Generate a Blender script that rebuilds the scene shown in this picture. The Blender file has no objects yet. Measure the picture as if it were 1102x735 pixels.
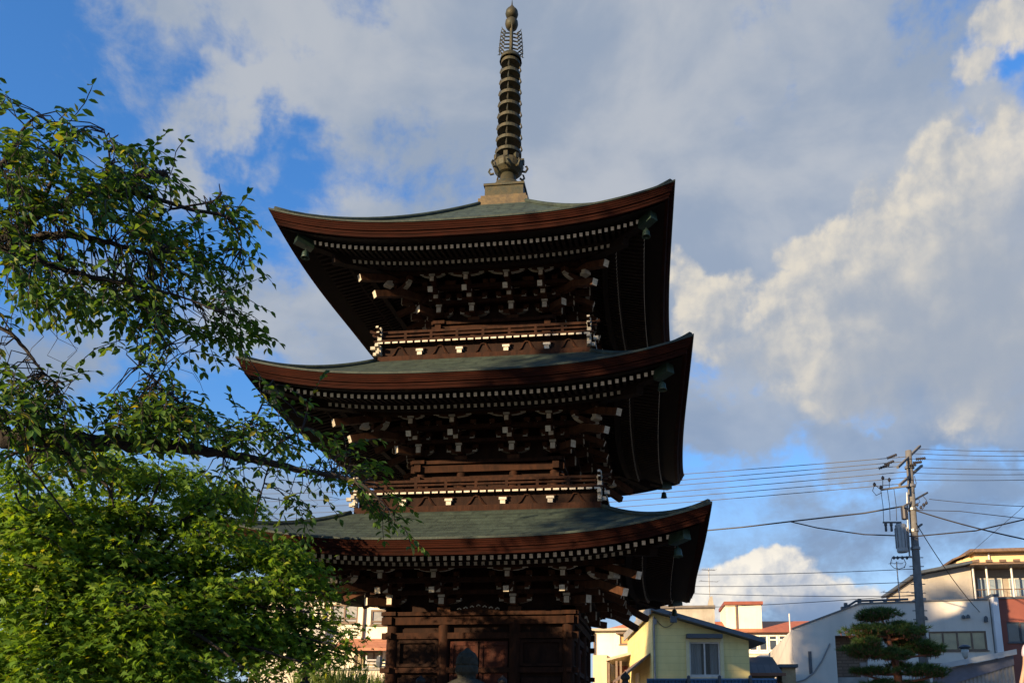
import bpy, bmesh, math, random
import numpy as np
from mathutils import Vector, Matrix
R=math.radians
SC=bpy.context.scene; COL=SC.collection
random.seed(7); RNG=np.random.default_rng(11)
# ------------------------------------------------------------------ camera
W0,H0=1102,735
YAW,PITCH,ROLL=R(-6.6517),R(13.1028),R(0.2216); FPX=895.02
CAM=Vector((3.6367,-17.8684,1.6)); PPX,PPY=W0/2+61.0,H0/2+204.3
_f=Vector((math.sin(YAW)*math.cos(PITCH),math.cos(YAW)*math.cos(PITCH),math.sin(PITCH)))
_r0=Vector((math.cos(YAW),-math.sin(YAW),0)); _u0=_r0.cross(_f)
_r=math.cos(ROLL)*_r0+math.sin(ROLL)*_u0; _u=-math.sin(ROLL)*_r0+math.cos(ROLL)*_u0
cd=bpy.data.cameras.new('camera'); co=bpy.data.objects.new('camera',cd); COL.objects.link(co)
M=Matrix((( _r.x,_u.x,-_f.x,CAM.x),(_r.y,_u.y,-_f.y,CAM.y),(_r.z,_u.z,-_f.z,CAM.z),(0,0,0,1)))
co.matrix_world=M
cd.sensor_width=36; cd.lens=FPX/W0*36; cd.shift_x=-61.0/W0; cd.shift_y=204.3/W0
cd.clip_end=4000; cd.clip_start=.05
SC.camera=co
def ray(px,py):
    return (_f*FPX+_r*(px-PPX)-_u*(py-PPY)).normalized()
def at(px,py,Y):            # the point seen at px,py that stands at world depth Y
    d=ray(px,py); return CAM+d*((Y-CAM.y)/d.y)
def atd(px,py,dist): return CAM+ray(px,py)*dist
def proj(p):
    d=Vector(p)-CAM; z=d.dot(_f); return (PPX+FPX*d.dot(_r)/z, PPY-FPX*d.dot(_u)/z, z)
# ------------------------------------------------------------------ sun, exposure
SUN_EL,SUN_DIR=R(13.0),(0.62,0.785)      # light travels to +x,+y
sl=bpy.data.lights.new('sun','SUN'); so=bpy.data.objects.new('sun',sl); COL.objects.link(so)
sl.energy=5.0; sl.angle=R(0.6); sl.color=(1.0,.73,.43)
ld=Vector((SUN_DIR[0]*math.cos(SUN_EL),SUN_DIR[1]*math.cos(SUN_EL),-math.sin(SUN_EL)))
so.rotation_euler=ld.to_track_quat('-Z','Y').to_euler(); so.location=(-40,-50,30)
vs=SC.view_settings; vs.view_transform='Standard'; vs.look='None'; vs.gamma=1; vs.exposure=1.25; vs.use_curve_mapping=False
# ------------------------------------------------------------------ world sky with clouds
class NT:
    def __init__(s,tree): s.t=tree; s.n=tree.nodes; s.l=tree.links
    def add(s,typ,ins=None,**kw):
        n=s.n.new(typ)
        for k,v in kw.items(): setattr(n,k,v)
        for k,v in (ins or {}).items():
            if isinstance(v,bpy.types.NodeSocket): s.l.new(v,n.inputs[k])
            else: n.inputs[k].default_value=v
        return n
    def m(s,op,a,b=0.0,c=0.0,clamp=False):
        n=s.add('ShaderNodeMath',{0:a,1:b,2:c},operation=op); n.use_clamp=clamp; return n.outputs[0]
    def vm(s,op,a,b=(0,0,0)): 
        n=s.add('ShaderNodeVectorMath',{0:a,1:b},operation=op); return n.outputs['Value' if op=='LENGTH' else 'Vector']
    def smooth(s,v,a,b,x=0.0,y=1.0):
        n=s.add('ShaderNodeMapRange',{0:v,1:a,2:b,3:x,4:y},interpolation_type='SMOOTHSTEP'); return n.outputs[0]
    def mix(s,f,a,b,bt='MIX'):
        n=s.add('ShaderNodeMix',data_type='RGBA',blend_type=bt)
        for sock,v in ((n.inputs[0],f),(n.inputs[6],a),(n.inputs[7],b)):
            if isinstance(v,bpy.types.NodeSocket): s.l.new(v,sock)
            else: sock.default_value=v
        return n.outputs[2]
    dim='3D'
    def noise(s,v,scale,detail=6,rough=.55,col=False,dist=0.0):
        n=s.add('ShaderNodeTexNoise',{'Vector':v,'Scale':scale,'Detail':detail,'Roughness':rough,'Distortion':dist},noise_dimensions=s.dim); return n.outputs[1 if col else 0]
def azel(px,py):
    d=ray(px,py); return math.atan2(d.x,d.y),math.asin(d.z)
wd=bpy.data.worlds.new('World'); SC.world=wd; wd.use_nodes=True
wd.cycles.sampling_method='MANUAL'; wd.cycles.sample_map_resolution=256
def blobs(nt,V,lst):
    out=None
    for (px,py,rx,ry,rot,amp) in lst:
        a,e=azel(px,py); a2,_=azel(px+rx,py); _,e2=azel(px,py-ry)
        sx=max(abs(a2-a),1e-3); sy=max(abs(e2-e),1e-3)
        Vi=V
        if out is not None:
            q=nt.add('ShaderNodeVectorMath',{0:out,1:(1e-7,1e-7,0),2:V},operation='MULTIPLY_ADD'); Vi=q.outputs[0]
        mp=nt.add('ShaderNodeMapping',{0:Vi,1:(a,e,0),2:(0,0,R(rot)),3:(sx,sy,1)},vector_type='TEXTURE')
        L=nt.vm('LENGTH',mp.outputs[0])
        g=nt.smooth(L,0.0,1.6,amp,0.0)
        out=g if out is None else nt.m('MAXIMUM',out,g) if False else nt.m('SMOOTH_MAX',out,g,.15)
    return out
SHEET=[ # grey cloud sheet: px,py,rx,ry,rot,amp
 (600,50,430,200,0,1.0),(330,20,220,70,0,.85),(880,150,200,280,0,1.0),(500,260,180,90,0,.8),(800,330,170,150,0,.95),
 (330,340,130,60,0,.7),(60,390,90,90,0,.7),(330,545,110,40,0,.65),(1000,330,240,110,-8,1.0),(770,465,110,55,0,.95),(985,466,140,40,0,1.1),(1090,478,140,46,0,1.1),(860,420,120,40,0,.8),
 (330,590,300,60,0,.7),(930,660,260,40,0,.8),(960,560,260,60,0,.6),(1075,85,70,50,0,.85),(1010,420,140,40,0,.9),(200,165,60,20,30,.55),(700,200,260,200,0,1.0),(260,110,110,50,35,.7),(335,115,80,55,0,.8),(300,180,50,30,0,.45),(215,165,50,16,-15,.6),(362,376,60,20,0,.8),(410,120,60,30,0,.6)]
CUM=[(1085,215,130,105,-30,1.0),(1010,270,110,85,-30,1.0),(930,285,80,55,-20,.95),(868,277,48,28,-10,.8),(1085,340,210,130,0,1.0),(950,345,160,95,0,1.05),(880,360,90,60,0,.85),
 (775,335,60,46,0,.75),(740,300,40,40,0,.55),(800,375,60,28,0,.6),(850,398,38,10,0,.5),(1090,20,55,40,0,.7),(1060,60,40,30,0,.5),
 (826,612,52,30,0,1.0),(790,630,70,30,0,1.0),(858,636,60,26,0,.95),(735,650,60,24,0,.8),(905,650,60,20,0,.7)]
def build_world():
    nt=NT(wd.node_tree); nt.n.clear(); nt.dim='2D'
    tc=nt.add('ShaderNodeTexCoord'); sp=nt.add('ShaderNodeSeparateXYZ',{0:tc.outputs['Generated']})
    az=nt.m('ARCTAN2',sp.outputs[0],sp.outputs[1]); el=nt.m('ARCSINE',sp.outputs[2])
    V=nt.add('ShaderNodeCombineXYZ',{0:az,1:el,2:0.0}).outputs[0]
    sky=nt.add('ShaderNodeTexSky',sky_type='NISHITA'); sky.sun_disc=False; sky.sun_elevation=SUN_EL
    sky.sun_rotation=math.atan2(-SUN_DIR[0],-SUN_DIR[1])
    sky.altitude=600; sky.air_density=1.0; sky.dust_density=.6; sky.ozone_density=2.0
    base=nt.mix(1.0,sky.outputs[0],nt.mix(nt.smooth(el,R(6),R(30)),(.46,.62,.78,1),(.42,.80,1.18,1)),'MULTIPLY')
    # light clear air near the horizon comes with the sky texture; clouds follow
    hz=nt.smooth(el,R(1),R(22),.9,0.0)
    base=nt.mix(hz,base,(1.75,2.25,2.95,1))
    def warp(v,s,amp,seed):
        nz=nt.noise(nt.vm('ADD',v,(seed,seed*.7,0)),s,5,.6,True)
        off=nt.vm('MULTIPLY',nt.vm('SUBTRACT',nz,(.5,.5,.5)),(amp,amp,0)); return nt.vm('ADD',v,off)
    # grey sheet: soft, continuous, with torn edges
    K=lambda r,g,b:(r*.346,g*.346,b*.346,1)
    Vs=warp(V,6.0,.20,3.1)
    st=nt.vm('MULTIPLY',V,(1.0,1.5,1))
    n1=nt.noise(nt.vm('ADD',st,(2.3,1.7,0)),7.5,12,.64,dist=.15)
    D=nt.m('ADD',nt.m('MULTIPLY',blobs(nt,Vs,SHEET),1.25),nt.m('MULTIPLY',nt.m('SUBTRACT',n1,.5),1.75))
    aS=nt.smooth(D,.04,.84)
    n2=nt.noise(nt.vm('ADD',nt.vm('MULTIPLY',V,(1,1.6,1)),(7.3,4.7,0)),3.6,9,.54,dist=.2)
    up=nt.mix(nt.smooth(n2,.34,.68),K(3.5,4.2,5.3),K(5.4,5.7,6.15))
    lo=nt.mix(nt.smooth(n2,.3,.7),K(2.0,3.0,4.9),K(3.1,4.2,6.0))
    cS=nt.mix(nt.smooth(el,R(13),R(25)),lo,up)
    c=nt.mix(nt.m('MULTIPLY',aS,.94),base,cS)
    # cumulus with billowed edges, lit from the upper left
    W1=warp(V,7.0,.07,1.3)
    def billow(v,sc,det):
        n=nt.add('ShaderNodeTexVoronoi',{'Vector':v,'Scale':sc,'Detail':det,'Roughness':.55,'Smoothness':.45},feature='SMOOTH_F1',normalize=True,voronoi_dimensions='2D'); return n.outputs['Distance']
    chain=lambda o,d:nt.add('ShaderNodeVectorMath',{0:d,1:(1e-7,1e-7,0),2:o},operation='MULTIPLY_ADD').outputs[0]
    def rough_(o):
        v=nt.vm('ADD',warp(nt.vm('ADD',V,o),16.0,.022,8.8),(5.5,2.5,0))
        bl=nt.m('SUBTRACT',.42,billow(v,15.0,3.0)); n=nt.m('SUBTRACT',nt.noise(v,11.0,8,.6),.5)
        return nt.m('ADD',nt.m('MULTIPLY',bl,.66),nt.m('MULTIPLY',n,.85))
    b0=blobs(nt,W1,CUM); g=nt.smooth(b0,.02,.34)
    r0_=rough_(chain((0,0,0),b0)); d0=nt.m('ADD',b0,nt.m('MULTIPLY',g,r0_))
    d2=nt.m('ADD',b0,nt.m('MULTIPLY',g,rough_(chain((-.010,.013,0),d0))))
    o1=nt.vm('ADD',W1,chain((-.045,.055,0),d2))
    d1=nt.m('ADD',blobs(nt,o1,CUM),nt.m('MULTIPLY',nt.m('SUBTRACT',nt.noise(nt.vm('ADD',o1,(5.5,2.5,0)),11.0,3,.6),.5),.5))
    side=nt.smooth(d1,1.0,.15)
    aC=nt.add('ShaderNodeMapRange',{0:d0,1:nt.m('ADD',.10,nt.m('MULTIPLY',side,.17)),2:nt.m('SUBTRACT',.84,nt.m('MULTIPLY',side,.30)),3:0.0,4:1.0},interpolation_type='SMOOTHSTEP').outputs[0]
    fine=nt.smooth(nt.m('SUBTRACT',d0,d2),-.30,.34)
    lit=nt.m('MULTIPLY',side,nt.m('ADD',.16,nt.m('MULTIPLY',fine,.95)))
    lit=nt.m('ADD',lit,nt.m('MULTIPLY',fine,.10))
    sh=nt.mix(nt.smooth(el,R(8),R(24)),K(2.5,3.5,5.4),K(3.8,4.4,5.4))
    brightE=nt.smooth(el,R(9),R(16),3.9,2.85)
    br=nt.mix(1.0,(1.0,.925,.80,1),nt.add('ShaderNodeCombineColor',{0:brightE,1:brightE,2:brightE}).outputs[0],'MULTIPLY')
    cC=nt.mix(nt.m('MULTIPLY',lit,1.0,0,True),sh,br)
    c=nt.mix(nt.m('MULTIPLY',aC,.96),c,cC)
    bg=nt.add('ShaderNodeBackground',{0:c,1:0.112}); out=nt.add('ShaderNodeOutputWorld',{0:bg.outputs[0]})
build_world()
# ------------------------------------------------------------------ helpers
def S(v): return v if isinstance(v,(tuple,list)) and len(v)==4 else (*v,1)
def mat(name,c1,c2=None,scale=6,rough=.7,bump=.0,bscale=None,metal=0,stretch=(1,1,1),detail=6,spec=.5,pat=None,translucent=0,alpha=1,coat=0):
    m=bpy.data.materials.new(name); m.use_nodes=True; nt=NT(m.node_tree); p=nt.n['Principled BSDF']
    p.inputs['Roughness'].default_value=rough; p.inputs['Metallic'].default_value=metal; p.inputs['Specular IOR Level'].default_value=spec
    tc=nt.add('ShaderNodeTexCoord'); vec=nt.vm('MULTIPLY',tc.outputs['Object'],stretch)
    col=None
    if c2:
        n=nt.noise(vec,scale,detail,.6); col=nt.mix(nt.smooth(n,.32,.68),S(c1),S(c2))
        n2=nt.noise(vec,scale*.23,3,.5); col=nt.mix(nt.smooth(n2,.35,.7,0,.35),col,S([x*.6 for x in c1[:3]]))
    if pat: col=pat(nt,tc,vec,col if col else S(c1))
    if col is not None and isinstance(col,bpy.types.NodeSocket): nt.l.new(col,p.inputs['Base Color'])
    else: p.inputs['Base Color'].default_value=S(c1)
    if bump:
        n=nt.noise(vec,bscale or scale*2.5,5,.6); b=nt.add('ShaderNodeBump',{'Strength':bump,'Distance':.02,'Height':n}); nt.l.new(b.outputs[0],p.inputs['Normal'])
    if alpha<1: p.inputs['Alpha'].default_value=alpha
    if translucent:
        tr=nt.add('ShaderNodeBsdfTranslucent'); 
        if isinstance(col,bpy.types.NodeSocket): nt.l.new(nt.mix(1.0,col,(1.5,1.35,.5,1),'MULTIPLY'),tr.inputs[0])
        mx=nt.add('ShaderNodeMixShader',{0:translucent,1:p.outputs[0],2:tr.outputs[0]}); nt.l.new(mx.outputs[0],nt.n['Material Output'].inputs[0])
    return m
def brickpat(c1,c2,mortar,scale,bw=.5,rh=.25,msize=.02,uv=False,offset=.5,rot=None,dark=.5):
    def f(nt,tc,vec,col):
        v=tc.outputs['UV'] if uv else vec
        if rot: v=nt.add('ShaderNodeMapping',{0:v,2:rot}).outputs[0]
        b=nt.add('ShaderNodeTexBrick',{'Vector':v,'Color1':S(c1),'Color2':S(c2),'Mortar':S(mortar),'Scale':scale,'Mortar Size':msize,'Brick Width':bw,'Row Height':rh})
        b.offset=offset
        return nt.mix(dark,b.outputs[0],col) if isinstance(col,bpy.types.NodeSocket) else b.outputs[0]
    return f
def wavepat(axis,period,dk=.72,soft=(.02,.10)):
    def f(nt,tc,vec,col):
        sp=nt.add('ShaderNodeSeparateXYZ',{0:tc.outputs['Object']}); v=sp.outputs['XYZ'.index(axis)]
        fr=nt.m('FRACT',nt.m('DIVIDE',v,period)); k=nt.smooth(fr,soft[0],soft[1],dk,1.0)
        return nt.mix(1.0,col,nt.add('ShaderNodeCombineColor',{0:k,1:k,2:k}).outputs[0],'MULTIPLY')
    return f
def aged(extra=None,dirt=(.5,.48,.44),amt=.5):
    def f(nt,tc,vec,col):
        n=nt.noise(nt.vm('MULTIPLY',tc.outputs['Object'],(1.6,1.6,.13)),2.2,7,.62); n2=nt.noise(tc.outputs['Object'],.9,6,.6)
        k=nt.m('MULTIPLY',nt.smooth(nt.m('ADD',nt.m('MULTIPLY',n,.65),nt.m('MULTIPLY',n2,.35)),.44,.72),amt)
        c=nt.mix(k,col,nt.mix(1.0,col,S(dirt),'MULTIPLY'))
        return extra(nt,tc,vec,c) if extra else c
    return f
class MB:
    def __init__(s): s.v=[]; s.f=[]; s.mi=[]; s.uv={}
    def add(s,vs,fs,mi=0):
        o=len(s.v); s.v+= [tuple(v) for v in vs]
        for f in fs: s.f.append([i+o for i in f]); s.mi.append(mi)
    def box(s,c,d,rz=0,mi=0,M=None):
        hx,hy,hz=d[0]/2,d[1]/2,d[2]/2
        vs=[Vector((x,y,z)) for z in(-hz,hz) for y in(-hy,hy) for x in(-hx,hx)]
        if M is None: M=Matrix.Translation(Vector(c))@Matrix.Rotation(rz,4,'Z')
        s.add([M@v for v in vs],[(0,2,3,1),(4,5,7,6),(0,1,5,4),(1,3,7,5),(3,2,6,7),(2,0,4,6)],mi)
    def span(s,x0,x1,y0,y1,z0,z1,mi=0): s.box(((x0+x1)/2,(y0+y1)/2,(z0+z1)/2),(x1-x0,y1-y0,z1-z0),mi=mi)
    def beam(s,a,b,w,h,mi=0,endmi=None,up=Vector((0,0,1))):   # box from a to b; endmi paints the b end
        a,b=Vector(a),Vector(b); d=(b-a).normalized(); r=d.cross(up).normalized(); u=r.cross(d)
        vs=[p+r*sx*w/2+u*sz*h/2 for p in(a,b) for sz in(-1,1) for sx in(-1,1)]
        s.add(vs,[(0,2,3,1),(0,1,5,4),(1,3,7,5),(3,2,6,7),(2,0,4,6)],mi); s.add(vs,[(4,5,7,6)],mi if endmi is None else endmi)
    def tube(s,pts,rad,n=6,mi=0,cap=True):
        pts=[Vector(p) for p in pts]; rad=[rad]*len(pts) if not hasattr(rad,'__len__') else rad
        vs=[];prev=None
        for i,p in enumerate(pts):
            d=(pts[min(i+1,len(pts)-1)]-pts[max(i-1,0)])
            d=d.normalized() if d.length>1e-9 else Vector((0,0,1))
            if prev is None: r=d.cross(Vector((0,0,1)) if abs(d.z)<.95 else Vector((1,0,0))).normalized()
            else: r=(prev-d*prev.dot(d)).normalized()
            prev=r; u=d.cross(r)
            for k in range(n):
                a=2*math.pi*k/n; vs.append(p+(r*math.cos(a)+u*math.sin(a))*rad[i])
        fs=[(i*n+k,i*n+(k+1)%n,(i+1)*n+(k+1)%n,(i+1)*n+k) for i in range(len(pts)-1) for k in range(n)]
        if cap: fs+=[tuple(range(n-1,-1,-1)),tuple((len(pts)-1)*n+k for k in range(n))]
        s.add(vs,fs,mi)
    def lathe(s,prof,n=16,c=(0,0,0),mi=0,M=None):
        vs=[]
        for (r,z) in prof:
            for k in range(n):
                a=2*math.pi*(k+.5)/n; v=Vector((r*math.cos(a),r*math.sin(a),z)); v=M@v if M else v+Vector(c); vs.append(v)
        m=len(prof)
        fs=[(i*n+k,i*n+(k+1)%n,(i+1)*n+(k+1)%n,(i+1)*n+k) for i in range(m-1) for k in range(n)]
        fs+=[tuple(range(n-1,-1,-1)),tuple((m-1)*n+k for k in range(n))]
        s.add(vs,fs,mi)
    def prism(s,poly,ext,mi=0):   # polygon of 3D points extruded by vector
        n=len(poly); P=[Vector(p) for p in poly]; E=Vector(ext)
        s.add(P+[p+E for p in P],[tuple(range(n-1,-1,-1)),tuple(range(n,2*n))]+[(i,(i+1)%n,n+(i+1)%n,n+i) for i in range(n)],mi)
    def xf(s,M,start=0): s.v[start:]=[tuple(M@Vector(v)) for v in s.v[start:]]
    def build(s,name,mats,parent=None,smooth=False,uvs=None,bevel=0):
        me=bpy.data.meshes.new(name); me.from_pydata(s.v,[],s.f)
        mats=mats if isinstance(mats,(list,tuple)) else [mats]
        for m in mats: me.materials.append(m)
        if len(mats)>1: me.polygons.foreach_set('material_index',[min(i,len(mats)-1) for i in s.mi])
        if smooth: me.polygons.foreach_set('use_smooth',[True]*len(me.polygons)); 
        me.validate(); me.update()
        if uvs:
            l=me.uv_layers.new(name='UVMap'); 
            for lo in me.loops: l.data[lo.index].uv=uvs[lo.vertex_index]
        o=bpy.data.objects.new(name,me); COL.objects.link(o)
        if parent: o.parent=parent; o.matrix_parent_inverse=Matrix.Translation(-parent.matrix_basis.to_translation()) if False else Matrix()
        if bevel:
            b=o.modifiers.new('bevel','BEVEL'); b.width=bevel; b.segments=1; b.limit_method='ANGLE'
        return o
def thing(name,label,cat,loc=(0,0,0),group=None,kind=None):
    o=bpy.data.objects.new(name,None); COL.objects.link(o); o.location=loc; o.empty_display_size=.2; tag(o,label,cat,group,kind); return o
def tag(o,label=None,cat=None,group=None,kind=None):
    if label:o['label']=label
    if cat:o['category']=cat
    if group:o['group']=group
    if kind:o['kind']=kind
    return o
def copy_tree(o,parent=None):
    c=o.copy(); COL.objects.link(c)
    if parent: c.parent=parent
    for ch in [x for x in COL.objects if x.parent==o]: copy_tree(ch,c)
    return c
# all parts are built in world metres round the thing's base; 'off' moves a builder's vertices into the thing's frame
def off(mb,root): 
    l=root.location; mb.v=[(x-l.x,y-l.y,z-l.z) for x,y,z in mb.v]; return mb
#%%MATS
WOODC=((.060,.028,.017),(.030,.014,.009))
M_wood=mat('dark_wood',(.034,.0135,.007),(.014,.006,.0035),9,.8,.3,40,stretch=(1,1,.35),spec=.12)
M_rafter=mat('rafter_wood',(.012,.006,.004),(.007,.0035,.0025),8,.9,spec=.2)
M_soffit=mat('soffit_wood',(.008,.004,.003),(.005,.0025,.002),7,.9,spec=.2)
M_red=mat('layered_eave_bark',(.030,.0068,.003),(.011,.0032,.0018),12,.85,.5,30,stretch=(.25,.25,9),spec=.08)
M_red2=mat('eave_board_red',(.024,.0056,.0028),(.010,.003,.0017),10,.85,.3,30,stretch=(.3,.3,4),spec=.08)
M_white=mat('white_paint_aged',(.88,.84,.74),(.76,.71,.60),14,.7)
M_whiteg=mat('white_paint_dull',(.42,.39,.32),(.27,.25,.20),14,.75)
M_tip=mat('white_tip_worn',(.56,.51,.41),(.36,.325,.26),22,.75)
M_brk=mat('bracket_timber',(.075,.033,.017),(.034,.015,.008),9,.8,.3,40,stretch=(1,1,.35),spec=.12)
M_copper=mat('patina_copper',(.042,.062,.048),(.018,.029,.024),5,.7,.5,18,spec=.3,pat=aged(amt=.75,dirt=(.42,.46,.48),extra=brickpat((.050,.072,.054),(.028,.042,.034),(.008,.012,.010),1.0,.62,.19,.03,uv=True,dark=.7)))
M_bronze=mat('aged_bronze',(.060,.050,.024),(.028,.034,.023),7,.6,.3,30,metal=.2,spec=.3)
M_bronzeg=mat('green_bronze',(.024,.055,.038),(.015,.032,.024),9,.55,.2,30,metal=.25)
M_gold=mat('warm_copper_plate',(.115,.080,.030),(.06,.045,.022),6,.5,.2,metal=.3)
M_plank=mat('wall_plank',(.022,.010,.006),(.011,.005,.0035),7,.8,.3,40,stretch=(1,1,.3),spec=.12)
M_doorw=mat('door_wood',(.055,.014,.007),(.026,.008,.0045),7,.8,.3,30,stretch=(1,1,.25),spec=.2)
M_stone=mat('weathered_stone',(.045,.043,.033),(.018,.019,.015),9,.95,.8,30,spec=.15)
M_podium=mat('podium_stone',(.30,.29,.27),(.2,.2,.18),3,.9,.4,20)
#%%GROUND
def ground():
    m=mat('gravel_ground',(.20,.19,.17),(.13,.125,.11),2.5,.95,.5,60)
    mb=MB(); n=48
    mb.add([(0,40,0)]+[(600*math.cos(2*math.pi*k/n),40+600*math.sin(2*math.pi*k/n),0) for k in range(n)],[(0,1+k,1+(k+1)%n) for k in range(n)])
    tag(mb.build('ground',m),kind='structure')
    m2=mat('asphalt',(.055,.055,.058),(.04,.04,.042),12,.9,.3)
    mb=MB(); mb.add([(-60,30,.004),(60,30,.004),(60,35,.004),(-60,35,.004)],[(0,1,2,3)]); tag(mb.build('road',m2),kind='structure')
ground()
#%%PAGODA
PG=thing('pagoda','three storey dark wooden pagoda with white rafter ends and bronze spire','pagoda',(0,0,0))
INS=.12; SB1,SB2=.55,1.12
ROOFS=[ # w, z_mid, z_corner, top half, z_top, wall half, inner post, bracket z, floor z
 dict(w=4.44,zm=4.73,zc=5.20,wt=2.50,zt=5.66,hb=1.76,ip=.71,zb=3.97,z0=.75),
 dict(w=4.24,zm=7.89,zc=8.31,wt=2.27,zt=9.00,hb=1.42,ip=.56,zb=7.21,z0=6.06),
 dict(w=4.00,zm=11.17,zc=11.59,wt=.46,zt=13.86,hb=1.18,ip=.44,zb=10.53,z0=9.40)]
def rise(D,x,y):
    m=max(abs(x),abs(y)); t=min(abs(x),abs(y))/max(m,1e-6); k=max(0,(m-1.2)/(D['w']-1.2))
    return (D['zc']-D['zm'])*(t**3.2)*min(k,1.03)**2
def medge(D,t): return D['w']-INS*(1-t*t)
def rot4(k): return Matrix.Rotation(k*math.pi/2,4,'Z')
def make_roof(D,ki):
    NTt,NS=41,15
    up=MB(); uv=[]
    for k in range(4):
        M4=rot4(k); vs=[]
        for j in range(NS):
            s=j/(NS-1)
            for i in range(NTt):
                t=-1+2*i/(NTt-1); h=medge(D,t)*(1-s)+D['wt']*s
                g=s**1.28 if D['wt']>1 else (.72*s+.28*s*s*1.0)*1.0 if False else s**1.30
                z=D['zm']+(D['zt']-D['zm'])*g+(D['zc']-D['zm'])*(abs(t)**3.2)*(1-s)**2
                vs.append(M4@Vector((t*h,-h,z))); uv.append((t*h+10*k,s*(D['w']-D['wt'])))
        fs=[(j*NTt+i,j*NTt+i+1,(j+1)*NTt+i+1,(j+1)*NTt+i) for j in range(NS-1) for i in range(NTt-1)]
        up.add(vs,fs)
    # hip ridges of folded copper
    ro=up.build('roof',M_copper,PG,smooth=True,uvs=uv)
    hr=MB()
    for k in range(4):
        pts=[]
        for j in range(16):
            s=.02+.98*j/15; h=D['w']*(1-s)+D['wt']*s; g=s**1.28 if D['wt']>1 else s**1.30
            z=D['zm']+(D['zt']-D['zm'])*g+(D['zc']-D['zm'])*(1-s)**2
            pts.append(rot4(k)@Vector((h,-h,z+.02)))
        hr=MB(); hr.tube(pts,.055,6); hr.build('hip_ridge',M_copper,ro,smooth=True)
    # eave edge: thin metal drip, thick layered bark, step, board
    def ring(offs,name,mats):
        mb=MB()
        for k in range(4):
            M4=rot4(k); n=49; vs=[]
            for (si,dz) in offs:
                for i in range(n):
                    t=-1+2*i/(n-1); h=medge(D,t)-si
                    z=D['zm']+(D['zc']-D['zm'])*(abs(t)**3.2)*max(0,(1-si*.12))**2+dz
                    vs.append(M4@Vector((t*h,-h,z)))
            for j in range(len(offs)-1):
                mb.add(vs,[((j+1)*n+i,(j+1)*n+i+1,j*n+i+1,j*n+i) for i in range(n-1)],0)
                mb.v=mb.v; 
        return mb.build(name,mats,ro)
    ring([(.0,.0),(-.012,.004),(-.012,-.035),(.03,-.036)],'drip_edge',M_copper)
    ring([(.008,-.034),(.014,-.066),(.026,-.068),(.030,-.100),(.042,-.102),(.046,-.136),(.056,-.138),(.060,-.174),(.10,-.178)],'layered_eave',M_red)
    ring([(.09,-.174),(.098,-.226),(.112,-.229),(.122,-.285),(.20,-.288)],'eave_board',M_red2)
    # soffit planes above the rafters
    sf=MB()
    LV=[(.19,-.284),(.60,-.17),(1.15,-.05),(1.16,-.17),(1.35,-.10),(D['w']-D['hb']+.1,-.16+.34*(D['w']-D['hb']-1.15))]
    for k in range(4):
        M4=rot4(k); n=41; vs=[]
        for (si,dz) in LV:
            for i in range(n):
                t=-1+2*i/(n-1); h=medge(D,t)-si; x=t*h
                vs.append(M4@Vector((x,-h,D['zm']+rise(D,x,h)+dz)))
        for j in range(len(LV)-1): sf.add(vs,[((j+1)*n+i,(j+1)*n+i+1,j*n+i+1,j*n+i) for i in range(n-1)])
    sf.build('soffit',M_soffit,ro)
    # rafters: one row of flying and one row of base rafters per side
    for k in range(4):
        M4=rot4(k); fl=MB(); bs=MB()
        nr=54; lim=D['w']-.72
        for i in range(nr):
            x=-lim+2*lim*i/(nr-1); t=x/D['w']
            y0=medge(D,t)-SB1; yin=max(y0-.85,abs(x)+.05)
            if yin<y0-.05:
                zt=lambda y,a,b: D['zm']+rise(D,x,y)+a+b*(y0-y)
                fl.beam((x,-yin,zt(yin,-.262,.2)),(x,-y0,zt(y0,-.262,.2)),.062,.075,0,1)
            y1=medge(D,t)-SB2; yin=max(D['hb']-.05,abs(x)+.05)
            if abs(x)<lim-.45 and yin<y1-.05:
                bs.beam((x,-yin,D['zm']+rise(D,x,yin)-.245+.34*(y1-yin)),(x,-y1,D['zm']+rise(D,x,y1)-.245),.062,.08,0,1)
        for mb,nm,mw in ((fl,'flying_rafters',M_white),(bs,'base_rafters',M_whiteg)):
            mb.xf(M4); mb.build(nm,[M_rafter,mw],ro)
        # purlin carrying the flying rafters and the wall purlin
        pu=MB(); pts=[]
        for (si,dz,ww,hh) in ((1.13,-.185,.11,.07),(SB2+.30,-.245,.12,.12)):
            n=25; pr=None
            for i in range(n):
                t=-1+2*i/(n-1); h=medge(D,t)-si-(.0); x=t*(h-.02); q=Vector((x,-h,D['zm']+rise(D,x,h)+dz+ (.0 if si<1.2 else .08)))
                if pr is not None: pu.beam(pr,q,ww,hh)
                pr=q
        pu.xf(M4); pu.build('purlin',M_rafter,ro)
    # corner hip beams with green copper end caps
    for k in range(4):
        M4=rot4(k); hb=MB(); a=Vector((1,-1,0)).normalized()
        e=D['w']-.42; i0=D['hb']
        z=lambda m: D['zm']+rise(D,m,m)
        hb.beam((i0,-i0,z(i0)+.25),(e-.55,-(e-.55),z(e-.55)-.36),.17,.20)
        hb.beam((e-1.6,-(e-1.6),z(e-1.6)-.08),(e,-e,z(e)-.33),.16,.17)
        hb.beam((e-.24,-(e-.24),z(e-.24)-.326),(e+.012,-(e+.012),z(e)-.33),.175,.185,1,1)
        hb.xf(M4); hb.build('hip_beam',[M_rafter,M_bronzeg],ro)
    return ro
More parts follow.
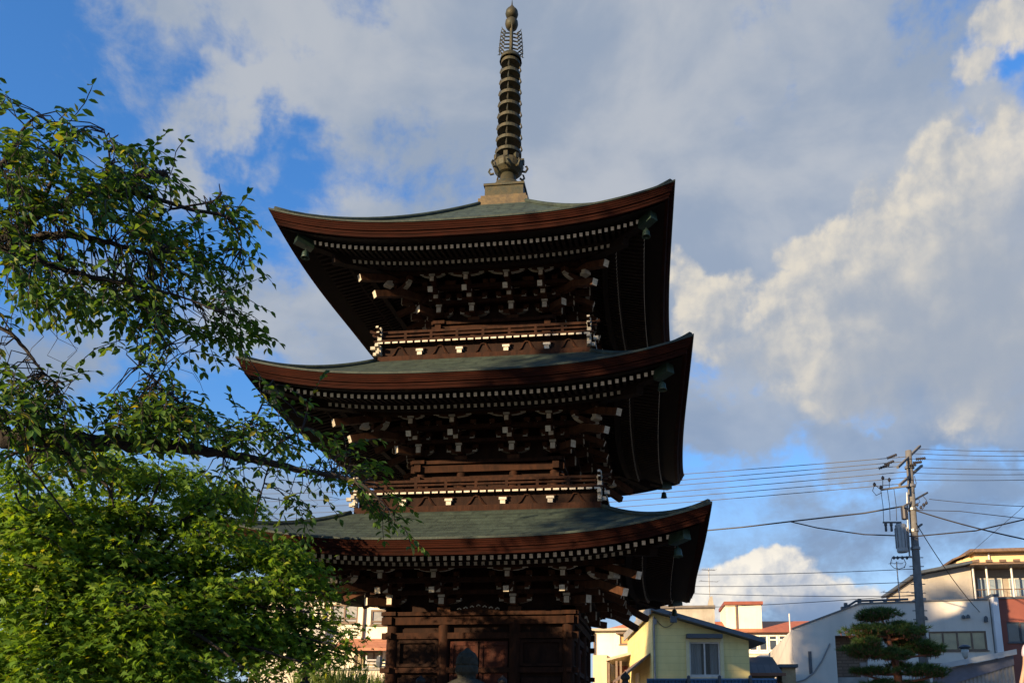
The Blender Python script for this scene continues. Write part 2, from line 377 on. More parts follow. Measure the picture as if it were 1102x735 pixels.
def bell(loc,label,rz):
    t=thing('wind_bell',label,'bell',loc,'wind bells under the pagoda corners'); t.scale=(.68,.68,.68)
    mb=MB(); mb.lathe([(.012,-.10),(.05,-.105),(.085,-.14),(.10,-.20),(.105,-.27),(.13,-.335),(.118,-.335),(.09,-.27),(.07,-.15),(.01,-.12)],14); mb.build('bell_dome',M_bronzeg,t,smooth=True)
    mb=MB(); 
    for i in range(3): mb.lathe([(.004,-.04*i),(.014,-.012-.04*i),(.014,-.028-.04*i),(.004,-.04-.04*i)],6)
    mb.build('chain',M_bronzeg,t)
    mb=MB(); mb.tube([(0,0,-.12),(0,0,-.34)],.007,5); mb.lathe([(.005,-.33),(.028,-.345),(.03,-.36),(.005,-.375)],8)
    mb.build('clapper',M_bronzeg,t)
    return t
roofs=[make_roof(D,i) for i,D in enumerate(ROOFS)]
STN=['lowest','middle','top']; CRN={0:'front right',1:'back right',2:'back left',3:'front left'}
for i,D in enumerate(ROOFS):
    for k in range(4):
        m=D['w']-.56; p=rot4(k)@Vector((m,-m,D['zm']+rise(D,m,m)-.43))
        bell(p,'green bronze wind bell under the %s corner of the %s pagoda roof'%(CRN[k],STN[i]),0)
# storeys ----------------------------------------------------------
def arm(mb,L,w,h,z,out,along=True):   # boat shaped lateral arm centred at distance 'out' in front of the wall, pale lower curve
    n=8; pr=[]
    for i in range(n+1):
        t=-1+2*i/n; x=t*L; zz=z+ (h*.75)*(abs(t)**3)
        pr.append((x,zz))
    for i in range(n):
        (x0,z0),(x1,z1)=pr[i],pr[i+1]
        vs=[(x0,-out-w/2,z0-h/2),(x1,-out-w/2,z1-h/2),(x1,-out+w/2,z1-h/2),(x0,-out+w/2,z0-h/2),(x0,-out-w/2,z+h*.62),(x1,-out-w/2,z+h*.62),(x1,-out+w/2,z+h*.62),(x0,-out+w/2,z+h*.62)]
        mb.add(vs,[(0,1,5,4),(2,3,7,6),(4,5,6,7)],0); mb.add(vs,[(0,3,2,1)],2 if i not in(3,4) else 0)
    for sx in(-1,1):
        mb.box((sx*L*.93,-out,z+h*.62+.05),(.12,.12,.09),mi=0); mb.box((sx*(L+.008),-out,z+h*.72),(.016,w*.9,h*.8),mi=2); mb.box((sx*L*.90,-out-w/2-.006,z+h*.10),(L*.30,.012,h*.35),mi=2)
def end(mb,x,out,z,w,h,d=.02): mb.span(x-w/2,x+w/2,-out-d,-out,z-h/2,z+h/2,1)
def bracket_unit(mb,diag=1.0,lat=True,L=.24):
    o=lambda v:v*diag
    mb.span(-.13,.13,-.13,.13,-.22,-.10); mb.span(-.09,.09,-.09,.09,-.27,-.22)
    mb.span(-.055,.055,-o(.33),.1,-.09,.06); end(mb,0,o(.33),-.005,.10,.125,.022); mb.span(-.068,.068,-o(.33)-.022,-o(.33)-.002,.07,.118,2)
    mb.span(-.075,.075,-o(.33)+.0,-o(.33)+.14,.065,.125)
    mb.span(-.055,.055,-o(.60),.1,.12,.25) ; end(mb,0,o(.60),.175,.095,.10,.022); mb.span(-.066,.066,-o(.60)-.022,-o(.60)-.002,.258,.305,2)
    mb.span(-.075,.075,-o(.60),-o(.60)+.14,.255,.31)
    mb.beam((0,.1,.56),(0,-o(1.05),.10),.105,.115,0,1)
    mb.span(-.05,.05,-o(.95),-o(.35),.34,.46); end(mb,0,o(.95),.40,.085,.10,.022); mb.span(-.066,.066,-o(.95)-.022,-o(.95)-.002,.465,.51,2)
    mb.span(-.075,.075,-o(.93),-o(.80),.47,.53)
    if lat:
        arm(mb,L,.10,.10,.02,.0); arm(mb,L*1.0,.10,.10,.21,o(.33)-.05); arm(mb,L*1.25,.10,.10,.36,o(.62)-.05); arm(mb,L*1.2,.09,.09,.52,o(.92)-.05)
def bracket_corner(mb):
    s0=len(mb.v); bracket_unit(mb,L=.22); 
    s1=len(mb.v); bracket_unit(mb,L=.22); mb.xf(Matrix.Rotation(math.pi/2,4,'Z'),s1)
    s2=len(mb.v); mb.beam((0,.1,.02),(0,-.62,-.02),.13,.15,0,1); mb.beam((0,.1,.30),(0,-1.0,.22),.12,.14,0,1)
    mb.beam((0,.1,.62),(0,-1.66,-.02),.125,.14,0,1); mb.beam((0,.1,.95),(0,-2.02,.24),.125,.14,0,1)
    mb.box((0,-1.35,.46),(.12,.12,.30),mi=2); mb.box((0,-1.35,.30),(.16,.16,.06),mi=2)
    arm(mb,.30,.10,.10,.35,1.0)
    mb.xf(Matrix.Rotation(math.pi/4,4,'Z'),s2)
def make_storey(D,i):
    hb,ip,zb,z0=D['hb'],D['ip'],D['zb'],D['z0']
    w=MB(); w.span(-hb+.04,hb-.04,-hb+.04,hb-.04,z0,zb+.75)
    st=w.build('storey_wall',M_plank,PG)
    # panel battens
    zt=zb-.27
    pr=.12 if i==0 else .10
    for k in range(4):
        for x in(-hb,-ip,ip):
            p=MB(); n=14; p.lathe([(pr,z0),(pr,zt-.08),(pr*.85,zt)],n,(x,-hb,0)); p.xf(rot4(k)); p.build('post',M_wood,st,smooth=True)
    if i==0: zs=[(z0,.20,.09),(2.64,.10,.06),(3.31,.12,.055),(3.60,.15,.06)]
    else: zs=[(z0+.12,.14,.08),(zt-.34,.12,.08),(zt-.10,.15,.075)]
    for k in range(4):
        tb=MB()
        for (z,h,o) in zs:
            f_=pr+o*.45-.02 if (i or z>3.5 or z<1) else .085
            tb.span(-hb-.19-o*.3,hb+.19+o*.3-.003*k,-hb-f_,-hb+.02,z-h/2,z+h/2)
        tb.span(-hb-.21,hb+.21,-hb-.165,-hb+.1,zt,zt+.075)
        tb.xf(rot4(k)); tb.build('tie_beam',M_wood,st)
        # doors in the middle bay, slatted windows either side
        d0,d1=(2.72-2.0,3.20) if i==0 else (z0+.2,zt-.42)
        for sx in(-1,1):
            d=MB(); c=sx*(ip-pr)/2; ww=(ip-pr)-.03
            d.span(c-ww/2,c+ww/2,-hb-.012,-hb+.045,d0,d1)
            for xx in(c-ww/2+.035,c+ww/2-.035): d.span(xx-.035,xx+.035,-hb-.035,-hb-.01,d0,d1)
            for zz in (d0+.04,(d0+d1)/2,d1-.04): d.span(c-ww/2+.07,c+ww/2-.07,-hb-.033,-hb-.01,zz-.04,zz+.04)
            d.xf(rot4(k)); d.build('door',M_doorw if i==0 else M_plank,st)
            wn=MB(); c=sx*(hb+ip)/2; ww=(hb-ip)-2*pr-.04
            if i==0: e0,e1=2.74,3.20
            else: e0,e1=d0,d1
            wn.span(c-ww/2,c+ww/2,-hb+.02,-hb+.045,e0,e1)
            for xx in(c-ww/2,c+ww/2): wn.span(xx-.03,xx+.03,-hb-.05,-hb+.02,e0-.03,e1+.03)
            for zz in(e0,e1): wn.span(c-ww/2+.03,c+ww/2-.03,-hb-.048,-hb+.02,zz-.03,zz+.03)
            if i==0: # lower panel
                wn.span(c-ww/2,c+ww/2,-hb-.02,-hb+.03,1.0,2.5)
            wn.xf(rot4(k)); wn.build('slatted_window',M_plank,st)
    # bracket sets
    for k in range(4):
        for x in(-ip,ip):
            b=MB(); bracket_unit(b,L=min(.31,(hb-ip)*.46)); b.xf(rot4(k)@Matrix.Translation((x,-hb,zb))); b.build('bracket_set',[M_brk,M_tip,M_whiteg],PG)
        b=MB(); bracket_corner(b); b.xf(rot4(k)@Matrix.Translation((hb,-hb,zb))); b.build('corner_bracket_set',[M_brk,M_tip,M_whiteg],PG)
        # purlins along the brackets, and cloud shaped struts between
        p=MB(); p.span(-hb-1.15,hb+1.15,-hb-1.0,-hb-.87,zb+.53,zb+.63); p.span(-hb-.75,hb+.75,-hb-.66,-hb-.55,zb+.50-.19,zb+.40)
        p.span(-hb-.45,hb+.45,-hb-.36,-hb-.26,zb+.12,zb+.20)
        p.xf(rot4(k)); p.build('bracket_beam',M_wood,PG)
        if i==0:
            c=MB()
            for s in (0,):
                pts=[(-.42,0),(-.36,.10),(-.25,.09),(-.14,.17),(0,.22),(.14,.17),(.25,.09),(.36,.10),(.42,0)]
                c.prism([(x,-hb-.17,zt+.08+z) for x,z in pts],(0,.06,0))
                for q in np.linspace(-.38,.38,7): c.tube([(q-.04,-hb-.19,zt+.07+.10*(1-abs(q)*1.6)),(q,-hb-.19,zt+.10+.10*(1-abs(q)*1.6)),(q+.04,-hb-.19,zt+.07+.10*(1-abs(q)*1.6))],.012,4,mi=1)
            c.xf(rot4(k)); c.build('carved_frieze',[M_wood,M_whiteg],PG)
for i,D in enumerate(ROOFS): make_storey(D,i)
# balconies --------------------------------------------------------
def make_balcony(hw,zb,zf,zr):
    b=MB(); b.span(-hw,hw,-hw,hw,zb-.3,zb+.16)
    bo=b.build('balcony',M_wood,PG)
    w=MB(); w.span(-hw+.07,hw-.07,-hw+.07,hw-.07,zb+.16,zf-.05); w.build('balcony_frieze',M_plank,bo)
    f=MB(); f.span(-hw-.08,hw+.08,-hw-.08,hw+.08,zf-.006,zf+.03); f.build('balcony_floor',M_wood,bo)
    for k in range(4):
        M4=rot4(k)
        j=MB(); n=int(2*hw/.155)
        for i in range(n):
            x=-hw+.06+(2*hw-.12)*i/(n-1)
            j.span(x-.064,x+.064,-hw-.075,-hw+.1,zf-.05,zf-.008); j.span(x-.058,x+.058,-hw-.085,-hw-.075,zf-.046,zf-.010,1)
        j.xf(M4); j.build('floor_joists',[M_wood,M_tip],bo)
        # white bearing blocks and curved struts on the frieze
        for x in (-.60*hw,-.22*hw,.22*hw,.60*hw):
            q=MB(); yy=-hw+.07
            q.span(x-.05,x+.05,yy-.05,yy,zb+.16,zb+.25); q.span(x-.075,x+.075,yy-.09,yy,zb+.25,zb+.30,1); q.span(x-.05,x+.05,yy-.075,yy,zb+.17,zb+.245,1)
            q.span(x-.11,x+.11,yy-.06,yy,zb+.302,zb+.335)
            q.xf(M4); q.build('frieze_block',[M_wood,M_tip],bo)
        for c in (-.80*hw,-.41*hw,0,.41*hw,.80*hw):
            q=MB(); q.span(c-.03,c+.03,-hw+.03,-hw+.07,zf-.10,zf-.055)
            for s in(-1,1):
                pts=[(c+s*.03,-hw+.055,zf-.07),(c+s*.07,-hw+.05,zf-.13),(c+s*.12,-hw+.05,zb+.23),(c+s*.19,-hw+.055,zb+.17)]
                q.tube(pts,[.018,.022,.026,.02],5)
            q.xf(M4); q.build('frieze_strut',M_wood,bo)
        r=MB(); e=.22; ho=hw-.02
        for (z,h,ex) in((zf+.055,.05,.0),(zf+.15,.04,.16),(zr,.055,.22)):
            r.beam((-ho,-ho,z),(ho,-ho,z),.055,h)
            for s in(-1,1):
                if ex: 
                    r.beam((s*ho,-ho,z),(s*(ho+ex*.6),-ho,z+.015),.055,h); r.beam((s*(ho+ex*.6),-ho,z+.015),(s*(ho+ex),-ho,z+.05),.055,h,0,1)
        nx=9
        for i in range(nx):
            x=-ho+2*ho*i/(nx-1); r.span(x-.028,x+.028,-ho-.026,-ho+.026,zf+.02,zr-.02)
        r.xf(M4); r.build('railing',[M_wood,M_tip],bo)
        c=MB(); x=hw-.02
        c.span(x-.042,x+.042,-x-.042,-x+.042,zf-.27,zr+.04,1)
        c.span(x-.062,x+.062,-x-.062,-x+.062,zf-.02,zf+.045,1)
        c.lathe([(.022,0),(.04,.025),(.043,.055),(.025,.085),(.006,.105)],10,(x,-x,zr+.04),1)
        c.span(x-.054,x+.054,-x-.054,-x+.054,zr-.04,zr-.002,1)
        for sx,sy in((1,0),(0,-1)):
            c.box((x+sx*.14,-x+sy*.14,zf-.10),(.10 if sx else .07,.10 if sy else .07,.07),mi=1)
            c.box((x+sx*.09,-x+sy*.09,zb+.22),(.07,.07,.07),mi=1)
        c.xf(M4); c.build('corner_post',[M_wood,M_whiteg],bo)
make_balcony(2.46,5.63,6.07,6.30); make_balcony(2.24,8.96,9.42,9.66)
# podium and steps
pd=MB(); pd.span(-3.0,3.0,-3.0,3.0,0,.62); pd.span(-3.08,3.08,-3.08,3.08,.62,.75)
for j in range(3): pd.span(-.8,.8,-3.08-.3*(3-j),-3.075-.3*(2-j),0,.18*(j+1))
pd.build('podium',M_podium,PG)
# spire -----------------------------------------------------------
sp=MB(); sp.span(-.60,.60,-.60,.60,13.66,13.90,1); sp.span(-.55,.55,-.55,.55,13.90,14.0,1); sp.span(-.47,.47,-.47,.47,14.0,14.31); sp.span(-.50,.50,-.50,.50,14.31,14.37)
SPI=sp.build('spire',[M_bronze,M_gold],PG)
s=MB(); s.lathe([(.42,14.36),(.41,14.47),(.34,14.60),(.22,14.70),(.18,14.92)],20); s.build('inverted_bowl',M_bronze,SPI,smooth=True)
s=MB(); s.lathe([(.18,14.90),(.26,14.93),(.35,15.03),(.385,15.15),(.37,15.24),(.33,15.27),(.30,15.20),(.15,15.12)],20)
for k in range(8):
    a=2*math.pi*k/8; c,q=math.cos(a),math.sin(a)
    s.tube([(c*.36,q*.36,15.0),(c*.44,q*.44,14.98),(c*.49,q*.49,15.06),(c*.46,q*.46,15.14),(c*.42,q*.42,15.12)],[.03,.03,.028,.022,.015],5)
    s.box((c*.35,q*.35,15.27),(.10,.10,.14),rz=a)
s.build('lotus_bowl',M_bronze,SPI)
s=MB(); s.tube([(0,0,14.8),(0,0,18.3),(0,0,19.3)],[.065,.052,.045],10); s.build('mast',M_bronze,SPI)
for i in range(9):
    z=15.50+.335*i; rr=.322-.0095*i; s=MB()
    n=24
    s.lathe([(rr,z-.035),(rr,z+.05),(rr-.015,z+.053),(rr-.055,z+.03),(rr-.055,z-.02),(rr-.015,z-.04)],n)
    for k in range(8):
        a=2*math.pi*k/8; c,q=math.cos(a),math.sin(a)
        if k%2: s.beam((c*.05,q*.05,z),(c*(rr-.04),q*(rr-.04),z),.03,.025)
        if k%2==0:
            s.tube([(c*(rr-.02),q*(rr-.02),z+.05),(c*(rr+.012),q*(rr+.012),z+.11),(c*(rr-.005),q*(rr-.005),z+.19),(c*(rr-.03),q*(rr-.03),z+.27)],[.016,.024,.016,.008],5)
    s.lathe([(.06,z-.07),(.10,z-.01),(.10,z+.03),(.06,z+.06)],12)
    s.build('spire_ring',M_bronze,SPI)
s=MB(); s.lathe([(.25,18.40),(.27,18.32),(.29,18.24),(.27,18.34),(.10,18.45)],16); s.build('ring_canopy',M_bronze,SPI,smooth=True)
for k in range(4):
    s=MB(); a=math.pi/2*k+.25; c,q=math.cos(a),math.sin(a)
    for j in range(7):
        z=18.45+.115*j; l=.315-.010*j
        pts=[(.05,z),(.18,z-.02),(l-.10,z+.03),(l-.02,z+.10),(l,z+.17)]
        s.tube([(c*r_,q*r_,zz) for r_,zz in pts],[.022,.02,.02,.016,.006],5)
        s.tube([(c*(l-.10),q*(l-.10),z+.03),(c*(l-.02),q*(l-.02),z-.0),(c*(l+.03),q*(l+.03),z-.03)],[.016,.012,.005],4)
    s.tube([(c*.30,q*.30,18.42),(c*.29,q*.29,18.8),(c*.26,q*.26,19.22)],[.012,.012,.008],4)
    s.build('flame_ornament',M_bronze,SPI)
s=MB(); s.lathe([(.06,19.27),(.14,19.31),(.17,19.40),(.165,19.49),(.11,19.56),(.06,19.60)],16); s.build('jewel',M_bronze,SPI,smooth=True)
s=MB(); s.lathe([(.06,19.60),(.14,19.64),(.17,19.73),(.155,19.82),(.08,19.92),(.02,20.02),(.006,20.18)],16); s.build('jewel',M_bronze,SPI,smooth=True)
#%%PRECINCT
# stone lantern in front of the door
def stone_lantern():
    b=at(503,700,-6.6); x,y=b.x,b.y; k=b.z
    t=thing('stone_lantern','weathered grey stone lantern with domed cap in front of the pagoda doors','lantern',(x,y,0))
    def part(n,f):
        mb=MB(); f(mb); mb.xf(Matrix.Translation((x,y,0))); return off(mb,t).build(n,M_stone,t,smooth=False)
    part('base',lambda m:(m.lathe([(.48,0),(.48,.18),(.40,.22),(.36,.30),(.25,.36)],8)))
    part('shaft',lambda m:(m.lathe([(.17,.36),(.15,.75),(.19,.78),(.19,.86),(.15,.89),(.17,1.25)],14)))
    part('platform',lambda m:(m.lathe([(.17,1.25),(.34,1.38),(.37,1.42),(.37,1.50),(.26,1.54)],8)))
    def fb(m):
        for j in range(6):
            a=2*math.pi*j/6; m.box((.20*math.cos(a),.20*math.sin(a),1.71),(.07,.07,.34),rz=a)
        m.lathe([(.22,1.54),(.22,1.57),(.2,1.57)],6); m.lathe([(.12,1.57),(.12,1.86)],6)
    part('firebox',fb)
    part('cap',lambda m:(m.lathe([(.12,1.88),(.40,1.90),(.41,1.96),(.345,2.06),(.28,2.14),(.20,2.19),(.12,2.22)],16)))
    part('jewel',lambda m:(m.lathe([(.12,2.20),(.125,2.26),(.155,2.30),(.16,2.36),(.145,2.39),(.155,2.41),(.145,2.50),(.11,2.56),(.05,2.60),(.022,2.63),(.006,k)],16)))
stone_lantern()
# fence posts with black finials
M_iron=mat('black_iron',(.016,.015,.014),(.026,.024,.022),20,.7,spec=.2)
def fence_posts():
    first=None
    names=[('leftmost black fence post with ball finial beside the tall grass',329,721),('black fence post with ball finial left of the stone lantern',453,726),('black fence post with ball finial right of the stone lantern',541,726),('black fence post with hat shaped finial in front of the cream porch',673,722)]
    for lab,px,py in names:
        p=at(px,py,-4.35)
        if first is None:
            t=thing('fence_post',lab,'fence post',(p.x,p.y,0),'fence posts round the pagoda'); first=t
            h=p.z; m=MB(); m.lathe([(.06,0),(.06,h-.24)],10); m.build('shaft',M_iron,t,smooth=False)
            m=MB(); m.lathe([(.07,h-.24),(.085,h-.22),(.085,h-.19),(.05,h-.17),(.045,h-.14),(.075,h-.12),(.08,h-.09),(.06,h-.055),(.03,h-.03),(.012,h-.012),(.005,h)],12); m.build('finial',M_iron,t,smooth=True)
        else:
            c=copy_tree(first); c.location=(p.x,p.y,p.z-h); c['label']=lab
            if p.z-h>0.01:
                m=MB(); m.lathe([(.09,-(p.z-h)),(.09,0)],10); m.build('base',M_stone,c)
fence_posts()
#%%TOWN
GL=mat('window_glass',(.035,.042,.05),(.05,.06,.07),2,.08,spec=.8)
GLW=mat('pale_window_glass',(.30,.30,.29),(.20,.21,.22),3,.25,spec=.6)
GLC=mat('curtained_glass',(.36,.30,.16),(.26,.22,.13),3,.3,spec=.6)
GLT=mat('clear_glass',(.02,.025,.03),None,3,.04,spec=.8,alpha=.35)
M_frame=mat('window_frame_pale',(.55,.53,.48),(.45,.43,.40),8,.5)
M_frameb=mat('window_frame_brown',(.16,.10,.06),(.10,.065,.045),8,.6)
M_alu=mat('aluminium',(.22,.22,.22),(.16,.16,.165),8,.45,metal=.5)
M_dk=mat('dark_slate_metal',(.055,.068,.08),(.04,.05,.06),6,.5)
class F:   # a facade frame: u along the front, v inwards, z up
    def __init__(s,o,deg): s.o=Vector((o.x,o.y,0)); a=R(deg); s.a=a; s.e=Vector((math.cos(a),math.sin(a),0)); s.n=Vector((-math.sin(a),math.cos(a),0)); s.M=Matrix.Translation(s.o)@Matrix.Rotation(a,4,'Z')
    def uz(s,px,py,v=0.0):
        d=ray(px,py); o=s.o+s.n*v; t=(o-CAM).dot(s.n)/d.dot(s.n); p=CAM+d*t; return (p-s.o).dot(s.e),p.z
    def root(s,name,label,cat,group=None): 
        t=thing(name,label,cat,tuple(s.o),group); t.rotation_euler=(0,0,s.a); return t
def facade(mb,u0,u1,z0,z1,holes,th=.16,v=0):
    us=sorted({u0,u1,*[q for h in holes for q in h[:2]]}); zs=sorted({z0,z1,*[q for h in holes for q in h[2:]]})
    for a,b in zip(us,us[1:]):
        for c,d in zip(zs,zs[1:]):
            m,n=(a+b)/2,(c+d)/2
            if any(h[0]<m<h[1] and h[2]<n<h[3] for h in holes): continue
            mb.add([(a,v,c),(b,v,c),(b,v,d),(a,v,d)],[(0,1,2,3)])
    for (a,b,c,d) in holes:
        w=v+th
        mb.add([(a,v,c),(b,v,c),(b,w,c),(a,w,c)],[(0,1,2,3)]); mb.add([(a,v,d),(a,w,d),(b,w,d),(b,v,d)],[(0,1,2,3)])
        mb.add([(a,v,c),(a,w,c),(a,w,d),(a,v,d)],[(0,1,2,3)]); mb.add([(b,v,c),(b,v,d),(b,w,d),(b,w,c)],[(0,1,2,3)])
def window(parent,h,panes=2,glass=None,frame=None,v=0,sill=True,rail=None,fw=.05,name='window'):
    a,b,c,d=h; mb=MB(); y0,y1=v+.03,v+.10
    mb.span(a,a+fw,y0,y1,c,d); mb.span(b-fw,b,y0,y1,c,d); mb.span(a+fw,b-fw,y0,y1,c,c+fw); mb.span(a+fw,b-fw,y0,y1,d-fw,d)
    for i in range(1,panes): 
        x=a+(b-a)*i/panes; mb.span(x-fw/2,x+fw/2,y0+.004,y1-.004,c+fw,d-fw)
    if rail: 
        zz=c+(d-c)*rail; mb.span(a+fw,b-fw,y0+.008,y1-.008,zz-fw/2,zz+fw/2)
    if sill: mb.span(a-.05,b+.05,v-.07,v+.03,c-.05,c)
    w=mb.build(name,frame or M_frame,parent)
    g=MB(); g.add([(a,v+.075,c),(b,v+.075,c),(b,v+.075,d),(a,v+.075,d)],[(0,1,2,3)]); g.build('pane',glass or GL,w); return w
def boxshell(mb,u0,u1,v0,v1,z0,z1,front=False):
    f=[(2,3,1,0)] if False else []
    P=[(u0,v0,z0),(u1,v0,z0),(u1,v1,z0),(u0,v1,z0),(u0,v0,z1),(u1,v0,z1),(u1,v1,z1),(u0,v1,z1)]
    fs=[(1,2,6,5),(2,3,7,6),(3,0,4,7),(4,5,6,7)]+([(0,1,5,4)] if front else [])
    mb.add(P,fs)
def tube_part(parent,name,pts,r,m,n=6):
    mb=MB(); mb.tube(pts,r,n); return mb.build(name,m,parent)
# --- yellow house -------------------------------------------------
def yellow_house():
    f=F(at(703,735,14),8.3)
    wall=mat('yellow_siding',(.72,.60,.25),(.66,.54,.21),1.5,.75,pat=aged(wavepat('Z',.26,.74,(.0,.10)),amt=.35))
    t=f.root('yellow_house','pale yellow boarded house with slate blue sloping roof and white framed window','house')
    uR,_=f.uz(806,700); _,zL=f.uz(703,659); _,zR=f.uz(806,689); L=9.5
    wa=f.uz(742.5,727); wb=f.uz(774.5,690.5); hole=(wa[0],wb[0],wa[1],wb[1])
    mb=MB(); zt=lambda u: zL+(zR-zL)*u/uR
    facade(mb,0,uR,0,zR,[hole]); mb.add([(0,0,zR),(uR,0,zR),(0,0,zL)],[(0,1,2)])
    mb.add([(0,0,0),(0,0,zL),(0,L,zL),(0,L,0)],[(0,1,2,3)]); mb.add([(uR,0,0),(uR,L,0),(uR,L,zR),(uR,0,zR)],[(0,1,2,3)]); mb.add([(0,L,0),(0,L,zL),(uR,L,zR),(uR,L,0)],[(0,1,2,3)])
    w=mb.build('wall',wall,t)
    # roof slab following the slope, overhanging
    mb=MB(); s=(zR-zL)/uR; o=.55; th=.17
    for (v0,v1) in ((-.45,L+.3),):
        mb.prism([(-.12,v0,zL-.12*s+.02),(uR+o,v0,zL+(uR+o)*s+.02),(uR+o,v0,zL+(uR+o)*s+.02+th),(-.12,v0,zL-.12*s+.02+th)],(0,v1-v0,0))
    r=mb.build('roof',mat('slate_blue_roof',(.075,.10,.125),(.055,.075,.095),4,.5),t)
    mb=MB(); mb.span(-.16,-.10,-.5,L+.35,zL-.12,zL+.22); mb.build('barge_board',mat('grey_board',(.26,.25,.23),(.2,.19,.18),5,.6),r)
    mb=MB(); u2=f.uz(765,680)[0]; zz=zt(.75); mb.span(.62,.86,-.60,-.455,zz-.22,zz+.16); mb.build('roof_bracket',M_dk,r)
    # window: casing, frame, glass, curtains, little dark hood
    win=window(t,hole,2,GLT,M_frame,fw=.06)
    mb=MB(); a,b,c,d=hole; q=.13
    for (x0,x1,z0,z1) in((a-q,a,c-q,d+q),(b,b+q,c-q,d+q),(a,b,d,d+q),(a,b,c-q,c)): mb.span(x0,x1,-.05,.0-.002,z0,z1)
    mb.build('casing',mat('cream_trim',(.66,.58,.33),(.6,.52,.28),4,.6),win)
    cm=mat('net_curtain',(.55,.57,.55),(.42,.44,.43),9,.9,stretch=(6,1,.3)); 
    for (x0,x1) in((a+.03,a+(b-a)*.42),(b-(b-a)*.30,b-.03)):
        mb=MB(); n=24
        vs=[(x0+(x1-x0)*i/n,.22+.035*math.sin(i*1.7),z) for z in(c-.1,d+.1) for i in range(n+1)]
        mb.add(vs,[(i,i+1,n+2+i,n+1+i) for i in range(n)]); mb.build('curtain',cm,win)
    mb=MB(); mb.span(a-.1,b+.1,.5,2.5,c-.4,d+.2); mb.build('room_dark_block',mat('room_darkness',(.03,.028,.025),None),win)  # near-black block: the darkness of the unlit room put into its colour
    ha=f.uz(738,687)[0]; hb=f.uz(776,687)[0]; z1=f.uz(757,682.5)[1]; z0=f.uz(757,687)[1]
    mb=MB(); mb.span(ha,hb,-.32,-.002,z0,z1); mb.build('window_hood',M_dk,win)
    # corner downpipe, cable, wall box on the side
    tube_part(t,'downpipe',[(.06,-.06,0),(.06,-.06,zL-.15)],.04,M_alu)
    pts=[]
    for i in range(13):
        a_=i/12; pts.append((.10+.75*a_,-.05,zL-.35-.28*math.sin(math.pi*a_)+(-.15*a_+.15)))
    tube_part(t,'cable',pts,.012,M_dk,4)
    mb=MB(); mb.span(.03,.16,-.10,-.01,zL-.45,zL-.25); mb.build('meter_box',M_alu,t)
    # side porch roof on the lit side and a pale panel below
    mb=MB(); mb.prism([(-.9,.6,zL-2.3),(-.02,.6,zL-1.55),(-.02,.6,zL-1.47),(-.9,.6,zL-2.2)],(0,7,0)); mb.build('side_canopy',M_frameb,t)
    mb=MB(); mb.span(-.10,-.01,4.4,5.2,0,zL-2.0); mb.build('side_door',M_white,t)
yellow_house()
def blue_fence():
    f=F(at(696,731.5,6.0),1.5); u,_=f.uz(836,731.5); z=at(760,731.5,6.0).z
    t=f.root('sheet_fence','long blue corrugated sheet fence below the yellow house','fence')
    mb=MB(); n=140; vs=[(u*i/n,.03*(1 if (i//2)%2 else -1)*.5,zz) for zz in(0,z) for i in range(n+1)]
    mb.add(vs,[(i,i+1,n+2+i,n+1+i) for i in range(n)]); mb.build('sheet',mat('blue_sheet',(.020,.10,.22),(.015,.075,.17),5,.45),t)
    mb=MB(); mb.span(0,u,-.04,.04,z-.0,z+.05); mb.build('top_rail',mat('blue_rail',(.03,.13,.27),None,5,.45),t)
    for i in range(3):
        uu=f.uz(741+33*i,731)[0]; mb=MB(); mb.lathe([(.05,0),(.05,z+.10),(.02,z+.13)],8,(uu,-.09,0)); mb.build('post',M_dk,t)
blue_fence()
